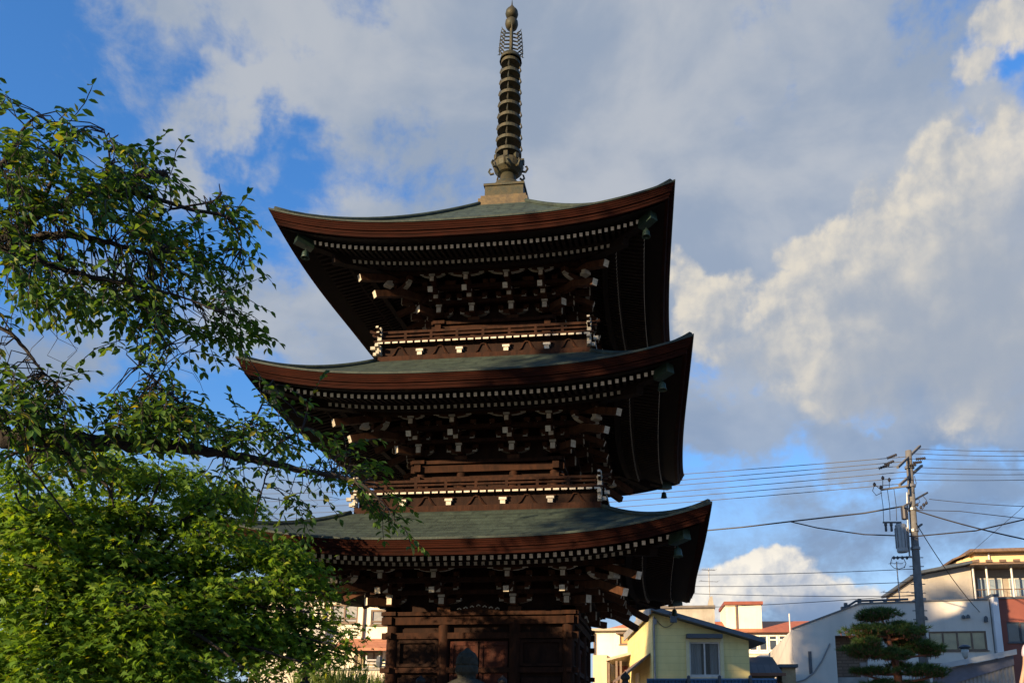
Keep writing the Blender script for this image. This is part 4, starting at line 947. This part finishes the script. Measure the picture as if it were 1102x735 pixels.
# three high voltage wires and three lower ones, passing behind the pagoda to a far pole on the left and off to the right
YL=38
for i,(lab,py,pyl,pyr) in enumerate((('topmost wire reaching left from the pole top crossarm',494.5,531,486),('second wire from the top reaching left from the crossarm',500,540,491.5),('third wire from the top reaching left from the crossarm',503.5,547,495),
    ('fourth wire down reaching left from the lower crossarm',514,554,505),('fifth wire down reaching left from the lower crossarm',516.5,559,509.5),('sixth wire down reaching left from the lower crossarm',521,565,514))):
    p=at(*((979,491),(973,496.5),(967.5,501.5),(986,506.5),(978,513.5),(970,520.5))[i],15.9); wire(lab,p,at(150,pyl,YL),.55,.020,'power lines running left from the pole')
    q=at(*((987,483),(981.5,488),(976,493.5),(990,503),(983,509),(975,516))[i],15.9); wire(lab.replace('reaching left','reaching right'),q,at(1240,pyr-4,13),.12,.015,'power lines running right from the pole')
wire('thick bundled cable dipping left from the pole to the pagoda roof edge',at(975,544,15.8),at(690,577,24),0,.045,'thick service cables',mid=[at(930,552,17),at(885,557,18.5),at(850,561,19.5),at(800,567,21)])
wire('slack cable curving right below the transformer towards the right edge',at(850,561,19.5),at(1150,548,13),.0,.035,'thick service cables',mid=[at(880,568,18.6),at(930,575,17),at(985,577,15.7),at(1050,571,14.5)])
wire('cable dropping right from the pole to the right picture edge',at(985,549,15.8),at(1180,594,11),.15,.035,'thick service cables')
wire('thin cable nearly level right of the pole with small clamps',at(1000,537,15.8),at(1180,546,12),.1,.016)
wire('thin cable rising then dropping right of the pole',at(988,549,15.8),at(1180,567,11),0,.018,None,'power_line',[at(1033,550,14.6)])
wire('steep service wire dropping from the pole to the warehouse wall',at(986,563,15.8),at(1055,659,23.8),.25,.022)
wire('thin wire slanting up from upper house roof to the right edge',at(1035,603,31),at(1130,520,14),.0,.014)
for i,(pa,pb) in enumerate(((612,614),(624,628),(633,643),(652,646))):
    wire(['highest','second','third','lowest'][i]+' of the thin wires crossing low over the house roofs',at(690,pa+ (6 if i<2 else 3),26),at(984,pb-(2 if i<3 else 6),15.9),.10,.018,'low thin wires over the roofs')
wire('thin stay wire hanging near the balcony beside the cherry twigs',at(404,510,-3.0),at(398,560,-2.9),0,.006)
#%%PLANTS
def leaf_mesh(name,P,D,N,L,Wd,m,parent,shape='oval',fold=.18):
    P,D,N=[np.asarray(a,float) for a in(P,D,N)]; L=np.asarray(L)[:,None]; Wd=np.asarray(Wd)[:,None]
    D=D/np.linalg.norm(D,axis=1,keepdims=True); N=N-D*(N*D).sum(1,keepdims=True); N/=np.linalg.norm(N,axis=1,keepdims=True)+1e-9
    B=np.cross(N,D)
    if shape=='oval': pts=[(0,0,0),(.28,.42,fold),(.62,.46,fold*1.1),(1,0,-.10),(.62,-.46,fold*1.1),(.28,-.42,fold)]; fs=[(0,1,2,3),(0,3,4,5)]
    elif shape=='maple': pts=[(0,0,0),(.34,.15,.02),(.42,.62,-.05),(.52,.18,.02),(1,0,-.08),(.52,-.18,.02),(.42,-.62,-.05),(.34,-.15,.02),(.10,.50,-.04),(.10,-.50,-.04)]; fs=[(0,8,1),(1,2,3),(0,1,3,4),(0,4,5,7),(7,5,6),(0,7,9)]
    else: pts=[(0,.5,0),(0,-.5,0),(1,0,0)]; fs=[(0,1,2)]
    k=len(pts); n=len(P); V=np.zeros((n,k,3))
    for j,(a,b,c) in enumerate(pts): V[:,j]=P+D*L*a+B*Wd*b+N*Wd*c
    base=np.arange(n)[:,None]*k
    loops=np.concatenate([base+np.array(f)[None] for f in fs],axis=1).ravel()
    cnt=np.tile([len(f) for f in fs],n); st=np.concatenate([[0],np.cumsum(cnt)[:-1]])
    me=bpy.data.meshes.new(name); me.vertices.add(n*k); me.vertices.foreach_set('co',V.ravel()); me.loops.add(len(loops)); me.loops.foreach_set('vertex_index',loops.astype(np.int32))
    me.polygons.add(len(cnt)); me.polygons.foreach_set('loop_start',st.astype(np.int32)); me.polygons.foreach_set('loop_total',cnt.astype(np.int32))
    at_=me.attributes.new('tone','FLOAT','FACE'); at_.data.foreach_set('value',np.repeat(RNG.random(n),len(fs)))
    me.materials.append(m); me.update(); me.validate()
    o=bpy.data.objects.new(name,me); COL.objects.link(o)
    if parent: o.parent=parent; o.location=-parent.location
    return o
def leafmat(name,cols,tr=.35,rough=.55):
    m=bpy.data.materials.new(name); m.use_nodes=True; nt=NT(m.node_tree); p=nt.n['Principled BSDF']; p.inputs['Roughness'].default_value=rough; p.inputs['Specular IOR Level'].default_value=.3
    a=nt.add('ShaderNodeAttribute',attribute_name='tone'); cr=nt.add('ShaderNodeValToRGB',{0:a.outputs['Fac']}); e=cr.color_ramp.elements
    while len(e)<len(cols): e.new(.5)
    for i,(q,c) in enumerate(cols): e[i].position=q; e[i].color=S(c)
    nt.l.new(cr.outputs[0],p.inputs['Base Color'])
    t=nt.add('ShaderNodeBsdfTranslucent',{0:nt.mix(1.0,cr.outputs[0],(1.7,1.5,.5,1),'MULTIPLY')})
    mx=nt.add('ShaderNodeMixShader',{0:tr,1:p.outputs[0],2:t.outputs[0]}); nt.l.new(mx.outputs[0],nt.n['Material Output'].inputs[0]); return m
M_bark=mat('dark_bark',(.022,.017,.014),(.010,.008,.007),9,.9,.8,22)
def inpoly(x,y,poly):
    c=False; j=len(poly)-1
    for i in range(len(poly)):
        if (poly[i][1]>y)!=(poly[j][1]>y) and x<(poly[j][0]-poly[i][0])*(y-poly[i][1])/(poly[j][1]-poly[i][1])+poly[i][0]: c=not c
        j=i
    return c
def smoothpts(pts,rad,n=5):
    P=[];Q=[]
    for i in range(len(pts)-1):
        p0=pts[max(i-1,0)];p1=pts[i];p2=pts[i+1];p3=pts[min(i+2,len(pts)-1)]
        for k in range(n):
            t=k/n; P.append(.5*((2*p1)+(-p0+p2)*t+(2*p0-5*p1+4*p2-p3)*t*t+(-p0+3*p1-3*p2+p3)*t**3)); Q.append(rad[i]*(1-t)+rad[i+1]*t)
    P.append(pts[-1]);Q.append(rad[-1]); return P,Q
def cherry_tree():
    rs=np.random.default_rng(3); rr=random.Random(5)
    trunk=atd(-440,760,8.6); fork=atd(-420,400,8.2)
    t=thing('cherry_tree','old cherry tree reaching long dark leafy branches in from the left edge','tree',(trunk.x,trunk.y,0))
    tb=MB(); P,Q=smoothpts([Vector((trunk.x,trunk.y,-.05)),Vector((trunk.x+.1,trunk.y,1.6)),Vector((fork.x-.1,fork.y,3.6)),fork],[.42,.32,.28,.22]); tb.tube(P,Q,12)
    limbs=[ # (px,py,dist,radius px)
     [(-420,400,8.2,30),(-170,455,9.6,18),(-40,470,9.9,9.5),(0,467,9.8,9),(45,472,9.7,9),(90,474,9.6,8),(140,476,9.6,7),(190,481,9.5,5.8),(240,488,9.4,4.6),(280,496,9.3,3.8),(325,507,9.2,3),(372,514,9.1,2.2),(398,527,9.0,1.4),(415,545,9.0,.8)],
     [(-420,400,8.2,26),(-170,440,9.8,12),(-30,452,10.2,6),(8,449,10.1,5.5),(40,460,9.9,4),(58,470,9.8,3)],
     [(-420,400,8.2,26),(-230,280,9.8,12),(-50,255,10.2,6),(0,254,10,5.2),(40,256,9.9,4.8),(75,253,9.8,4),(120,262,9.7,3),(165,275,9.6,2)],
     [(-230,280,9.8,12),(-50,266,9.8,5),(0,269,9.6,4.4),(52,284,9.5,4),(92,297,9.4,3),(140,306,9.3,2.2),(190,318,9.2,1.4),(235,335,9.1,.8)],
     [(-230,280,9.8,10),(-20,258,10.3,5),(40,232,10.1,4),(75,217,10,4.2),(112,204,9.9,4.2),(150,190,9.8,4),(178,186,9.8,3.6)],
     [(112,204,9.9,2.6),(158,211,9.7,2.6),(206,226,9.6,2.4),(240,232,9.5,2),(256,250,9.5,1.2),(260,268,9.5,.7)],
     [(-230,280,9.8,9),(-60,330,10,4),(0,352,9.6,2.4),(26,374,9.5,2),(44,398,9.4,1.3),(60,412,9.4,.8)],
     [(60,474,9.7,4.5),(68,482,9.6,4.6),(76,494,9.6,4.0),(80,503,9.6,2.4),(98,510,9.5,2),(113,520,9.5,1.8),(121,537,9.4,1.3),(122,545,9.4,.6)],
     [(70,488,9.6,2.6),(40,484,9.5,2.2),(18,487,9.5,2),(0,496,9.5,1.6),(-30,515,9.5,1)],
     [(30,500,9.3,1.2),(50,525,9.3,1.1),(80,565,9.2,.9)],[(16,530,9.4,1.3),(24,545,9.4,1),(40,552,9.4,.7)],
     [(240,488,9.4,2),(262,465,9.4,1.6),(280,440,9.35,1.2),(287,415,9.3,.7)],[(280,496,9.3,1.6),(300,478,9.3,1.2),(325,462,9.2,.8)],
     [(-50,255,10.2,4),(0,180,10.2,3),(25,140,10.2,1.6),(40,125,10.2,.7)],[(40,232,10.1,2.4),(60,185,10,1.8),(72,150,10,.8)],[(112,204,9.9,2),(118,170,9.9,1.2),(112,140,9.9,.6)],
     [(140,306,9.3,1.6),(165,345,9.2,1.2),(180,372,9.2,.7)],[(190,481,9.5,2),(205,455,9.5,1.4),(190,430,9.5,1),(150,395,9.5,.7)],
     [(290,498,9.2,1.4),(284,520,9.2,1.0),(276,548,9.1,.8),(272,562,9.1,.4)],[(185,225,9.6,1.5),(232,215,9.6,1.0),(236,198,9.6,.5)]]
    cl=[]; lb=MB()
    for L in limbs:
        pts=[atd(a,b,d) for a,b,d,_ in L]; rd=[max(r_*(1.05 if L is limbs[0] else .78)*d/FPX,.003)*1.0 for a,b,d,r_ in L]
        # a little wander
        P,Q=smoothpts(pts,rd,6)
        P=[p+Vector((rr.uniform(-1,1),rr.uniform(-1,1),rr.uniform(-1,1)))*q*.35 for p,q in zip(P,Q)]
        tb.tube(P,Q,8); cl+=[(p,q) for p,q in zip(P,Q)]
    polyU=[(-20,90),(12,108),(40,150),(62,128),(120,138),(150,172),(182,186),(215,215),(240,205),(262,252),(258,300),(240,275),(250,320),(274,352),(250,364),(210,370),(170,350),(120,338),(95,312),(60,322),(0,318),(-20,330)]
    polyL=[(-20,345),(10,372),(42,402),(75,428),(105,420),(140,408),(170,420),(215,440),(240,455),(268,430),(290,455),(330,478),(352,470),(392,492),(418,530),(425,560),(400,545),(372,528),(340,522),(310,528),(285,560),(262,522),(225,512),(180,505),(110,494),(60,488),(0,500),(-20,500)]
    extra=[[(268,405),(300,398),(305,440),(280,450)],[(285,430),(330,440),(345,462),(300,470)],[(90,350),(200,372),(185,440),(150,415),(100,385)],[(300,508),(335,515),(320,545),(298,532)],[(150,385),(190,390),(200,420),(170,430)],[(380,520),(430,560),(420,570),(395,550)],[(60,480),(250,500),(255,535),(230,520),(60,505)]]
    nz=lambda x,y,k:(math.sin(x*k+1.3*math.sin(y*k*.7))+math.sin(y*k*1.3+1.7*math.sin(x*k*.6+2)))*.5
    A=np.array([[*p] for p,q in cl]); 
    LP,LD,LN,LL=[],[],[],[]
    tw=MB()
    def spray(p,d,n,step=.055,size=1.0):
        d=d.normalized(); q=p.copy(); pts=[q.copy()]
        for i in range(n):
            d=(d+Vector((rr.gauss(0,.12),rr.gauss(0,.12),rr.gauss(0,.12)-.10))).normalized(); q=q+d*step; pts.append(q.copy())
            s=1 if i%2 else -1; side=d.cross(Vector((0,0,1))); side=side.normalized() if side.length>.1 else Vector((1,0,0))
            ld_=(d*.55+side*s*.8+Vector((rr.gauss(0,.25),rr.gauss(0,.25),-.35+rr.gauss(0,.25)))).normalized()
            LP.append(q+ld_*.012); LD.append(ld_); LN.append(Vector((rr.gauss(0,.45),rr.gauss(0,.45),1))); LL.append(size*rr.uniform(.075,.118))
        LP.append(q); LD.append(d+Vector((0,0,-.3))); LN.append(Vector((rr.gauss(0,.4),rr.gauss(0,.4),1))); LL.append(size*.10)
        tw.tube(pts,[.0045]*(len(pts)-1)+[.002],3,cap=False)
    def fill(poly,n,dbase,dj,thr,out):
        xs=[a for a,b in poly]; ys=[b for a,b in poly]; k=0; tries=0
        while k<n and tries<n*30:
            tries+=1; x=rr.uniform(min(xs),max(xs)); y=rr.uniform(min(ys),max(ys))
            if not inpoly(x,y,poly) or nz(x,y,.055)+.5*nz(x+40,y-9,.13)<thr: continue
            if x>275 and rr.random()<.5: continue
            if x<150 and 330<y<440 and rr.random()<.45: continue
            if x<330 and abs(y-(466+x*.07+max(0,x-230)*.12))<12 and rr.random()<.9: continue
            if y>484+max(0,x-180)*.2 and rr.random()<.5: continue
            d=dbase+rr.gauss(0,dj); p=atd(x,y,d); k+=1
            dist=np.linalg.norm(A-np.array(p)[None],axis=1); j=int(dist.argmin()); b=cl[j][0]
            v=(p-b); v=v.normalized() if v.length>.05 else Vector((1,0,0))
            dr=(v*.8+_r*out+Vector((rr.gauss(0,.3),rr.gauss(0,.3),rr.gauss(0,.25)+.05))).normalized()
            if dist[j]<1.3 and dist[j]>.06:
                m=b.lerp(p,.5)+Vector((rr.gauss(0,.04),rr.gauss(0,.04),.05+rr.gauss(0,.04))); tw.tube([b,m,p],[.008,.006,.0045],3,cap=False)
            spray(p,dr,rr.randint(5,9))
    fill(polyU,560,9.75,.5,-.24,.35); fill(polyL,330,9.45,.35,-.15,.45)
    for e,n_ in zip(extra,(7,10,8,10,10,12,12)): fill(e,n_,9.3,.2,-.9,.3)
    # bare hanging twigs
    for px,py,l in((60,345,40),(70,350,55),(66,330,70),(150,400,40),(330,520,30),(345,518,25),(300,535,40),(282,530,45),(40,350,50),(0,310,40),(18,325,60),(190,372,40),(205,372,50)):
        pts=[atd(px,py,9.3)]; 
        for i in range(4): pts.append(atd(px+rr.uniform(-10,14)*(i+1)*.6,py+l*(i+1)/4,9.3))
        tw.tube(pts,[.005,.004,.003,.003,.002],3,cap=False)
    # rest of the crown, left of the picture
    c0=Vector((fork.x-.5,fork.y-1.0,8.6)); k=0
    while k<60:
        v=Vector((rr.gauss(0,1),rr.gauss(0,1),rr.gauss(0,1))).normalized()*rr.random()**.4; p=c0+Vector((v.x*3.6,v.y*3.6,v.z*3.4))
        a=proj(p)
        if a[2]>0 and a[0]>-170 : continue
        if p.x*.785-p.y*.62<2.6: k+=.2; continue
        k+=1; spray(p,Vector((v.x,v.y,.1)),8,.10,1.9)
    tb.build('trunk',M_bark,t,smooth=True).location=-t.location
    tw.build('twigs',M_bark,t).location=-t.location
    lm=leafmat('cherry_leaf',[(0,(.026,.066,.014)),(.55,(.055,.125,.022)),(.90,(.095,.165,.026)),(1.0,(.24,.22,.03))],.45)
    leaf_mesh('crown',LP,LD,LN,LL,[l*.50 for l in LL],lm,t)
cherry_tree()
def maple_tree():
    rr=random.Random(9)
    base=atd(95,770,13.2); t=thing('maple_tree','broad green maple in layered drooping sprays left of the pagoda','tree',(base.x,base.y,0))
    pads=[(x_+rr.uniform(-14,14),y_+rr.uniform(-9,9),r_*rr.uniform(.8,1.12),d_) for x_,y_,r_,d_ in [(20,515,40,13.0),(70,500,42,13.2),(120,512,44,13.0),(165,522,46,13.2),(215,532,44,13.4),(245,548,30,13.2),(40,545,48,12.5),(95,548,46,12.6),(150,556,40,12.8),(205,560,42,13.0),(246,578,40,13.0),(285,592,38,12.8),
     (20,580,50,12.2),(75,585,50,12.3),(118,600,42,12.0),(195,600,44,12.6),(240,608,44,12.4),(290,612,44,12.5),(330,612,28,12.6),(320,628,36,12.4),(345,645,22,12.4),
     (30,620,50,11.8),(85,628,52,11.8),(140,628,46,11.9),(190,634,46,12.0),(232,640,44,12.0),(275,636,36,12.6),(300,655,32,12.6),(330,668,30,12.4),(355,682,22,12.3),
     (40,660,52,11.5),(100,662,54,11.6),(160,668,50,11.7),(215,672,46,11.8),(258,676,40,12.0),(300,686,38,12.2),(340,694,30,12.2),
     (20,700,50,11.3),(80,700,54,11.3),(140,702,52,11.4),(195,706,48,11.5),(245,708,38,11.8),(290,706,32,12.0),(325,706,22,12.0),
     (40,735,55,11.1),(105,738,55,11.2),(170,738,52,11.3),(225,736,40,11.5),(270,728,24,11.8),(-30,560,60,12.6),(-40,640,60,12.0),(-40,710,60,11.4),
     (60,640,60,14.0),(120,660,60,14.2),(180,690,60,14.0),(60,690,70,13.6),(110,720,70,13.4),(200,735,60,13.4),(20,600,60,14.0),(250,700,40,13.8),(120,575,40,14.2),(230,650,45,14.3),(350,665,26,12.6),(362,700,18,12.4),(318,715,24,12.2)]]
    pads+=[(x_+rr.uniform(-24,16),y_+rr.uniform(-16,16),r_*rr.uniform(.6,.95),d_+rr.uniform(-.7,1.0)) for x_,y_,r_,d_ in pads]
    LP,LD,LN,LL=[],[],[],[]
    tb=MB(); B=Vector((base.x,base.y,0)); hub=atd(110,660,13.0)
    P,Q=smoothpts([B,B+Vector((.1,0,1.2)),hub],[.22,.17,.13]); tb.tube(P,Q,10)
    for (px,py,rx,d) in pads:
        c=atd(px,py,d); r0_=rx*d/FPX
        out=(c-hub); oh=Vector((out.x,out.y,0)); oh=oh.normalized() if oh.length>.2 else Vector((1,0,0))
        m=hub.lerp(c,.5)+Vector((rr.gauss(0,.15),rr.gauss(0,.15),.15)); P,Q=smoothpts([hub,m,c+Vector((0,0,.02))],[.055,.03,.012],5); tb.tube(P,Q,6)
        ns=int(17*(r0_/.65))
        for k in range(ns):
            a=rr.uniform(0,2*math.pi); L=r0_*rr.uniform(.55,1.12); dirh=Vector((math.cos(a),math.sin(a),0))
            e=c+dirh*L+Vector((0,0,-.24*L*L/(r0_) +rr.gauss(0,.10)))+oh*.1*L
            tb.tube([c,c.lerp(e,.5)+Vector((0,0,.06)),e],[.009,.006,.003],3,cap=False)
            nl=int(52*L/.65)
            for i in range(nl):
                f=.12+.88*rr.random()**.75; side=Vector((-dirh.y,dirh.x,0)); w=.26*(1-.45*f)
                p=c.lerp(e,f)+Vector((0,0,.06*4*f*(1-f)))+side*rr.gauss(0,w)+dirh*rr.gauss(0,.06)+Vector((0,0,rr.gauss(0,.085)-.03))
                LP.append(p); LD.append((dirh*.8+side*rr.gauss(0,.7)+Vector((0,0,-.35+rr.gauss(0,.3))))); LN.append(Vector((rr.gauss(0,.62),rr.gauss(0,.62),.75))+oh*.25); LL.append(rr.uniform(.055,.11))
    tb.build('trunk',M_bark,t,smooth=True).location=-t.location
    lm=leafmat('maple_leaf',[(0,(.060,.13,.016)),(.6,(.12,.23,.026)),(.92,(.18,.28,.032)),(1.0,(.26,.29,.035))],.5)
    leaf_mesh('crown',LP,LD,LN,LL,[l*1.0 for l in LL],lm,t,'maple')
maple_tree()
def pine_tree():
    rr=random.Random(21); Y=7.0
    b=at(966,779,Y); t=thing('pine_tree','small cloud pruned pine with red trunk in front of the white warehouse','tree',(b.x,b.y,0))
    pm=mat('red_pine_bark',(.22,.085,.045),(.12,.05,.03),9,.9,.7,25); tb=MB()
    tr=[at(px,py,Y) for px,py in((968,779),(967,735),(963,712),(958,695),(955,680),(948,664))]; P,Q=smoothpts([Vector((b.x,b.y,0))]+tr[1:],[.16,.12,.095,.075,.055,.02],5); tb.tube(P,Q,8)
    pads=[(946,661,20,8,0),(936,665,12,5,.1),(935,678,24,9,-.2),(965,676,26,9,.2),(980,680,14,8,-.3),(950,684,20,7,.5),(929,699,20,11,-.3),(940,703,14,8,.5),(985,696,26,10,.3),(1003,700,10,8,0),(962,704,16,9,-.4),(975,690,18,8,.5),(942,722,20,6,.2),(925,722,8,4,.1),(990,721,26,8,-.2),(1008,724,10,6,-.2),(955,735,24,6,.2),(985,737,22,6,.3),(965,716,12,5,.6),(935,690,14,6,-.5)]
    LP,LD,LN,LL=[],[],[],[]
    for (px,py,rx,ry,dy) in pads:
        c=at(px,py,Y+dy); s=(at(px+1,py,Y+dy)-c).length; a=min(range(len(P)),key=lambda i:(P[i]-c).length+abs(P[i].z+.25-c.z))
        q=P[a]; mid=q.lerp(c,.55)+Vector((0,0,-.06)); e=c-Vector((0,0,ry*s*.5)); tb.tube([q,mid,e],[.05,.035,.02],6)
        rx*=1.04; ry*=1.08
        for k in range(int(rx*ry*1.25)):
            u=Vector((rr.gauss(0,.55),rr.gauss(0,.55),0)); 
            if u.length>1.25 or math.sin(u.x*5+px)+math.sin(u.y*6+py)>1.1: continue
            h=1-u.length_squared*.55; p=c+Vector((u.x*rx*s,u.y*rx*s*.8,(rr.uniform(-.9,1)*h*.8-.1)*ry*s))
            tb.tube([p-Vector((0,0,.08)),p],[.008,.005],3,cap=False)
            for i in range(26):
                d_=Vector((rr.gauss(0,.65)+u.x*.6,rr.gauss(0,.65)+u.y*.6,rr.uniform(-.2,1.2))).normalized(); LP.append(p); LD.append(d_); LN.append(Vector((rr.gauss(0,1),rr.gauss(0,1),rr.gauss(0,1)))); LL.append(rr.uniform(.09,.19))
    tb.build('trunk',pm,t,smooth=True).location=-t.location
    leaf_mesh('crown',LP,LD,LN,LL,[.015]*len(LL),leafmat('pine_needle',[(0,(.030,.065,.018)),(.6,(.055,.105,.026)),(1.0,(.095,.14,.032))],.2),t,'needle')
pine_tree()
def tall_grass():
    rr=random.Random(4); b=at(360,735,2.5); t=thing('tall_grass','clump of tall pale green grass in front of the garden wall','plant',(b.x,b.y,0))
    LP,LD,LN,LL=[],[],[],[]; mb=MB()
    for i in range(900):
        px=rr.uniform(318,425); x=at(px,735,2.5+rr.uniform(-.8,.8)); top=at(px,rr.gauss(722,6) if px<395 else rr.gauss(729,4),x.y).z
        a=rr.uniform(0,6.28); h=top; lean=rr.uniform(.1,.6); w=rr.uniform(.012,.024); r=Vector((math.cos(a),math.sin(a),0)); sd=Vector((-r.y,r.x,0))*w
        pts=[Vector((x.x,x.y,0)),Vector((x.x,x.y,h*.55))+r*lean*.15,Vector((x.x,x.y,h*.9))+r*lean*.5,Vector((x.x,x.y,h))+r*lean*.9]
        vs=[]
        for j,p in enumerate(pts): k=(1,1,.8,.1)[j]; vs+=[p-sd*k,p+sd*k]
        mb.add(vs,[(2*j,2*j+1,2*j+3,2*j+2) for j in range(3)])
    o=mb.build('blades',mat('grass_blade',(.20,.26,.07),(.10,.15,.035),3,.6,translucent=.4),t); o.location=-t.location
tall_grass()
def big_tree(name,label,x,y,H,z0,rad,n,seed,col):
    rr=random.Random(seed); t=thing(name,label,'tree',(x,y,0)); tb=MB(); tb.tube([(0,0,0),(.1,0,H*.4),(0,.1,H*.92)],[.55,.4,.06],10); LP,LD,LN,LL=[],[],[],[]
    for k in range(120):
        f=rr.random(); z=z0+(H-z0)*f; r=rad*(1-f**2.6)*rr.uniform(.5,.95)+.3; a=rr.uniform(0,6.28); c=Vector((r*math.cos(a),r*math.sin(a),z)); tb.tube([(0,0,z-1.2),c*.5+Vector((0,0,z*.5-.4)),c],[.10,.06,.02],5)
        for i in range(n):
            v=Vector((rr.gauss(0,.6),rr.gauss(0,.6),rr.gauss(0,.5))); LP.append(c+v+Vector((x,y,0))); LD.append(Vector((rr.gauss(0,1),rr.gauss(0,1),rr.gauss(-.3,.6)))); LN.append(Vector((rr.gauss(0,.7),rr.gauss(0,.7),1))); LL.append(rr.uniform(.22,.36))
    tb.build('trunk',M_bark,t,smooth=True); leaf_mesh('crown',LP,LD,LN,LL,[l*.8 for l in LL],col,t)
GK=leafmat('ginkgo_leaf',[(0,(.03,.07,.012)),(.6,(.06,.11,.02)),(1.0,(.09,.14,.03))],.2)
def qs(q,s_): return (.785*q+.62*s_, -.62*q+.785*s_)
big_tree('shade_ginkgo','tall old ginkgo of the temple yard placed unseen behind the viewpoint to shade the pagoda',*qs(7.3,-25),25,11.0,4.5,150,31,GK)  # unseen; position and high crown chosen to shade the pagoda's right side
big_tree('shade_ginkgo','second slimmer ginkgo added unseen behind the viewpoint to shade the warehouse',*qs(-4.3,-38),26.5,12.5,2.7,150,33,GK)  # unseen, added so its shadow falls on the warehouse and yellow house front
def person():
    p=at(1101,692,-6.0); x,y=p.x+.25,p.y; zf=p.z-1.44
    tb=MB(); tb.span(x-.9,x+2.5,y-.9,y+1.6,0,zf); tag(off_none(tb).build('stone_terrace',M_podium),'grey stone terrace the person stands on at the right edge','terrace')
    t=thing('person','person in pale lilac short sleeved shirt, arm lowered, at the right edge','person',(x,y,zf))
    sk=mat('skin',(.46,.27,.18),(.40,.23,.15),9,.55); sh=mat('lilac_shirt',(.50,.40,.46),(.42,.33,.39),12,.85); tr=mat('dark_trousers',(.04,.045,.06),(.03,.033,.045),12,.85); hm=mat('dark_hair',(.02,.015,.012),None,9,.5)
    def skin(name,V,E,Rd,m,sub=2,root=0):
        me=bpy.data.meshes.new(name); me.from_pydata(V,E,[]); me.materials.append(m); o=bpy.data.objects.new(name,me); COL.objects.link(o); o.parent=t
        s=o.modifiers.new('skin','SKIN'); s.use_smooth_shade=True
        for i,r_ in enumerate(Rd):
            sv=me.skin_vertices[0].data[i]; sv.radius=(r_,r_) if not isinstance(r_,tuple) else r_; sv.use_root=(i==root)
        u=o.modifiers.new('sub','SUBSURF'); u.levels=sub; u.render_levels=sub
        return o
    # arm lowered and reaching forward-left: shoulder at (-.17), hand at lower left
    ua=Vector((-.20,0,1.40)); el=Vector((-.26,-.03,1.14)); wr=Vector((-.37,-.10,.91)); ub=Vector((.20,0,1.40)); e2=Vector((.27,.02,1.12)); w2=Vector((.26,-.08,.88))
    V=[(0,0,.94),(0,.01,1.12),(0,.02,1.30),(0,.02,1.42),(0,.01,1.50),(0,-.01,1.58),(0,-.015,1.68),(0,-.01,1.74),tuple(ua),tuple(el),tuple(wr),tuple(ub),tuple(e2),tuple(w2),(-.09,0,.86),(-.10,-.01,.48),(-.10,.02,.09),(-.11,-.14,.04),(.09,0,.86),(.10,-.01,.48),(.10,.02,.09),(.11,-.14,.04)]
    E=[(0,1),(1,2),(2,3),(3,4),(4,5),(5,6),(6,7),(3,8),(8,9),(9,10),(3,11),(11,12),(12,13),(0,14),(14,15),(15,16),(16,17),(0,18),(18,19),(19,20),(20,21)]
    Rd=[.14,.125,.14,.10,.052,.075,.09,.07,.055,.042,.028,.055,.042,.028,.085,.058,.042,.035,.085,.058,.042,.035]
    n0=len(V)
    for w,e,s in((wr,el,-1),(w2,e2,1)):
        i=V.index(tuple(w)); d=(w-e).normalized(); side=Vector((0,-1,0)); side=(side-d*side.dot(d)).normalized(); nn=d.cross(side)
        pm=w+d*.07; V.append(tuple(pm)); Rd.append((.034,.018)); E.append((i,len(V)-1)); pi=len(V)-1
        for k,(q,L) in enumerate(((-.027,.065),(-.009,.078),(.009,.074),(.027,.058))):
            a=pm+d*.035+side*q; b=a+d*L*.55+nn*s*.006; c=b+d*L*.45+nn*s*.02
            for P_,r_ in((a,.0095),(b,.0085),(c,.007)): V.append(tuple(P_)); Rd.append(r_)
            E+= [(pi,len(V)-3),(len(V)-3,len(V)-2),(len(V)-2,len(V)-1)]
        a=w+d*.03-side*.035; b=a+d*.035-side*.012
        for P_,r_ in((a,.012),(b,.009)): V.append(tuple(P_)); Rd.append(r_)
        E+=[(i,len(V)-2),(len(V)-2,len(V)-1)]
    skin('body',V,E,Rd,sk)
    m3=ua.lerp(el,.62); m4=ub.lerp(e2,.62)
    V=[(0,0,.90),(0,.01,1.12),(0,.02,1.30),(0,.02,1.41),tuple(ua),tuple(m3),tuple(ub),tuple(m4),(0,.015,1.455)]
    skin('shirt',V,[(0,1),(1,2),(2,3),(3,4),(4,5),(3,6),(6,7),(3,8)],[.165,.145,.155,.115,.075,.068,.075,.068,.07],sh)
    V=[(0,0,.97),(0,0,.90),(-.09,0,.84),(-.10,-.01,.48),(-.10,.02,.10),(.09,0,.84),(.10,-.01,.48),(.10,.02,.10)]
    skin('trousers',V,[(0,1),(1,2),(2,3),(3,4),(1,5),(5,6),(6,7)],[.155,.155,.10,.075,.065,.10,.075,.065],tr)
    V=[(0,.02,1.66),(0,.015,1.74),(0,.03,1.79)]; skin('hair',V,[(0,1),(1,2)],[.08,.098,.07],hm)
    f=MB(); 
    f.lathe([(.004,0),(.013,.01),(.016,.03),(.006,.05)],8,(0,-.115,1.63)); f.build('nose',sk,t)
    for s in(-1,1):
        e=MB(); e.lathe([(.002,-.012),(.012,-.006),(.012,.006),(.002,.012)],8,(s*.034,-.10,1.672)); e.build('eye',M_dk,t)
        e=MB(); e.lathe([(.004,-.03),(.018,-.01),(.02,.015),(.006,.03)],8,(s*.095,-.0,1.655)); e.build('ear',sk,t)
    e=MB(); e.box((0,-.103,1.60),(.05,.012,.012)); e.build('mouth',mat('lips',(.35,.12,.10),None),t)
def off_none(mb): return mb
person()
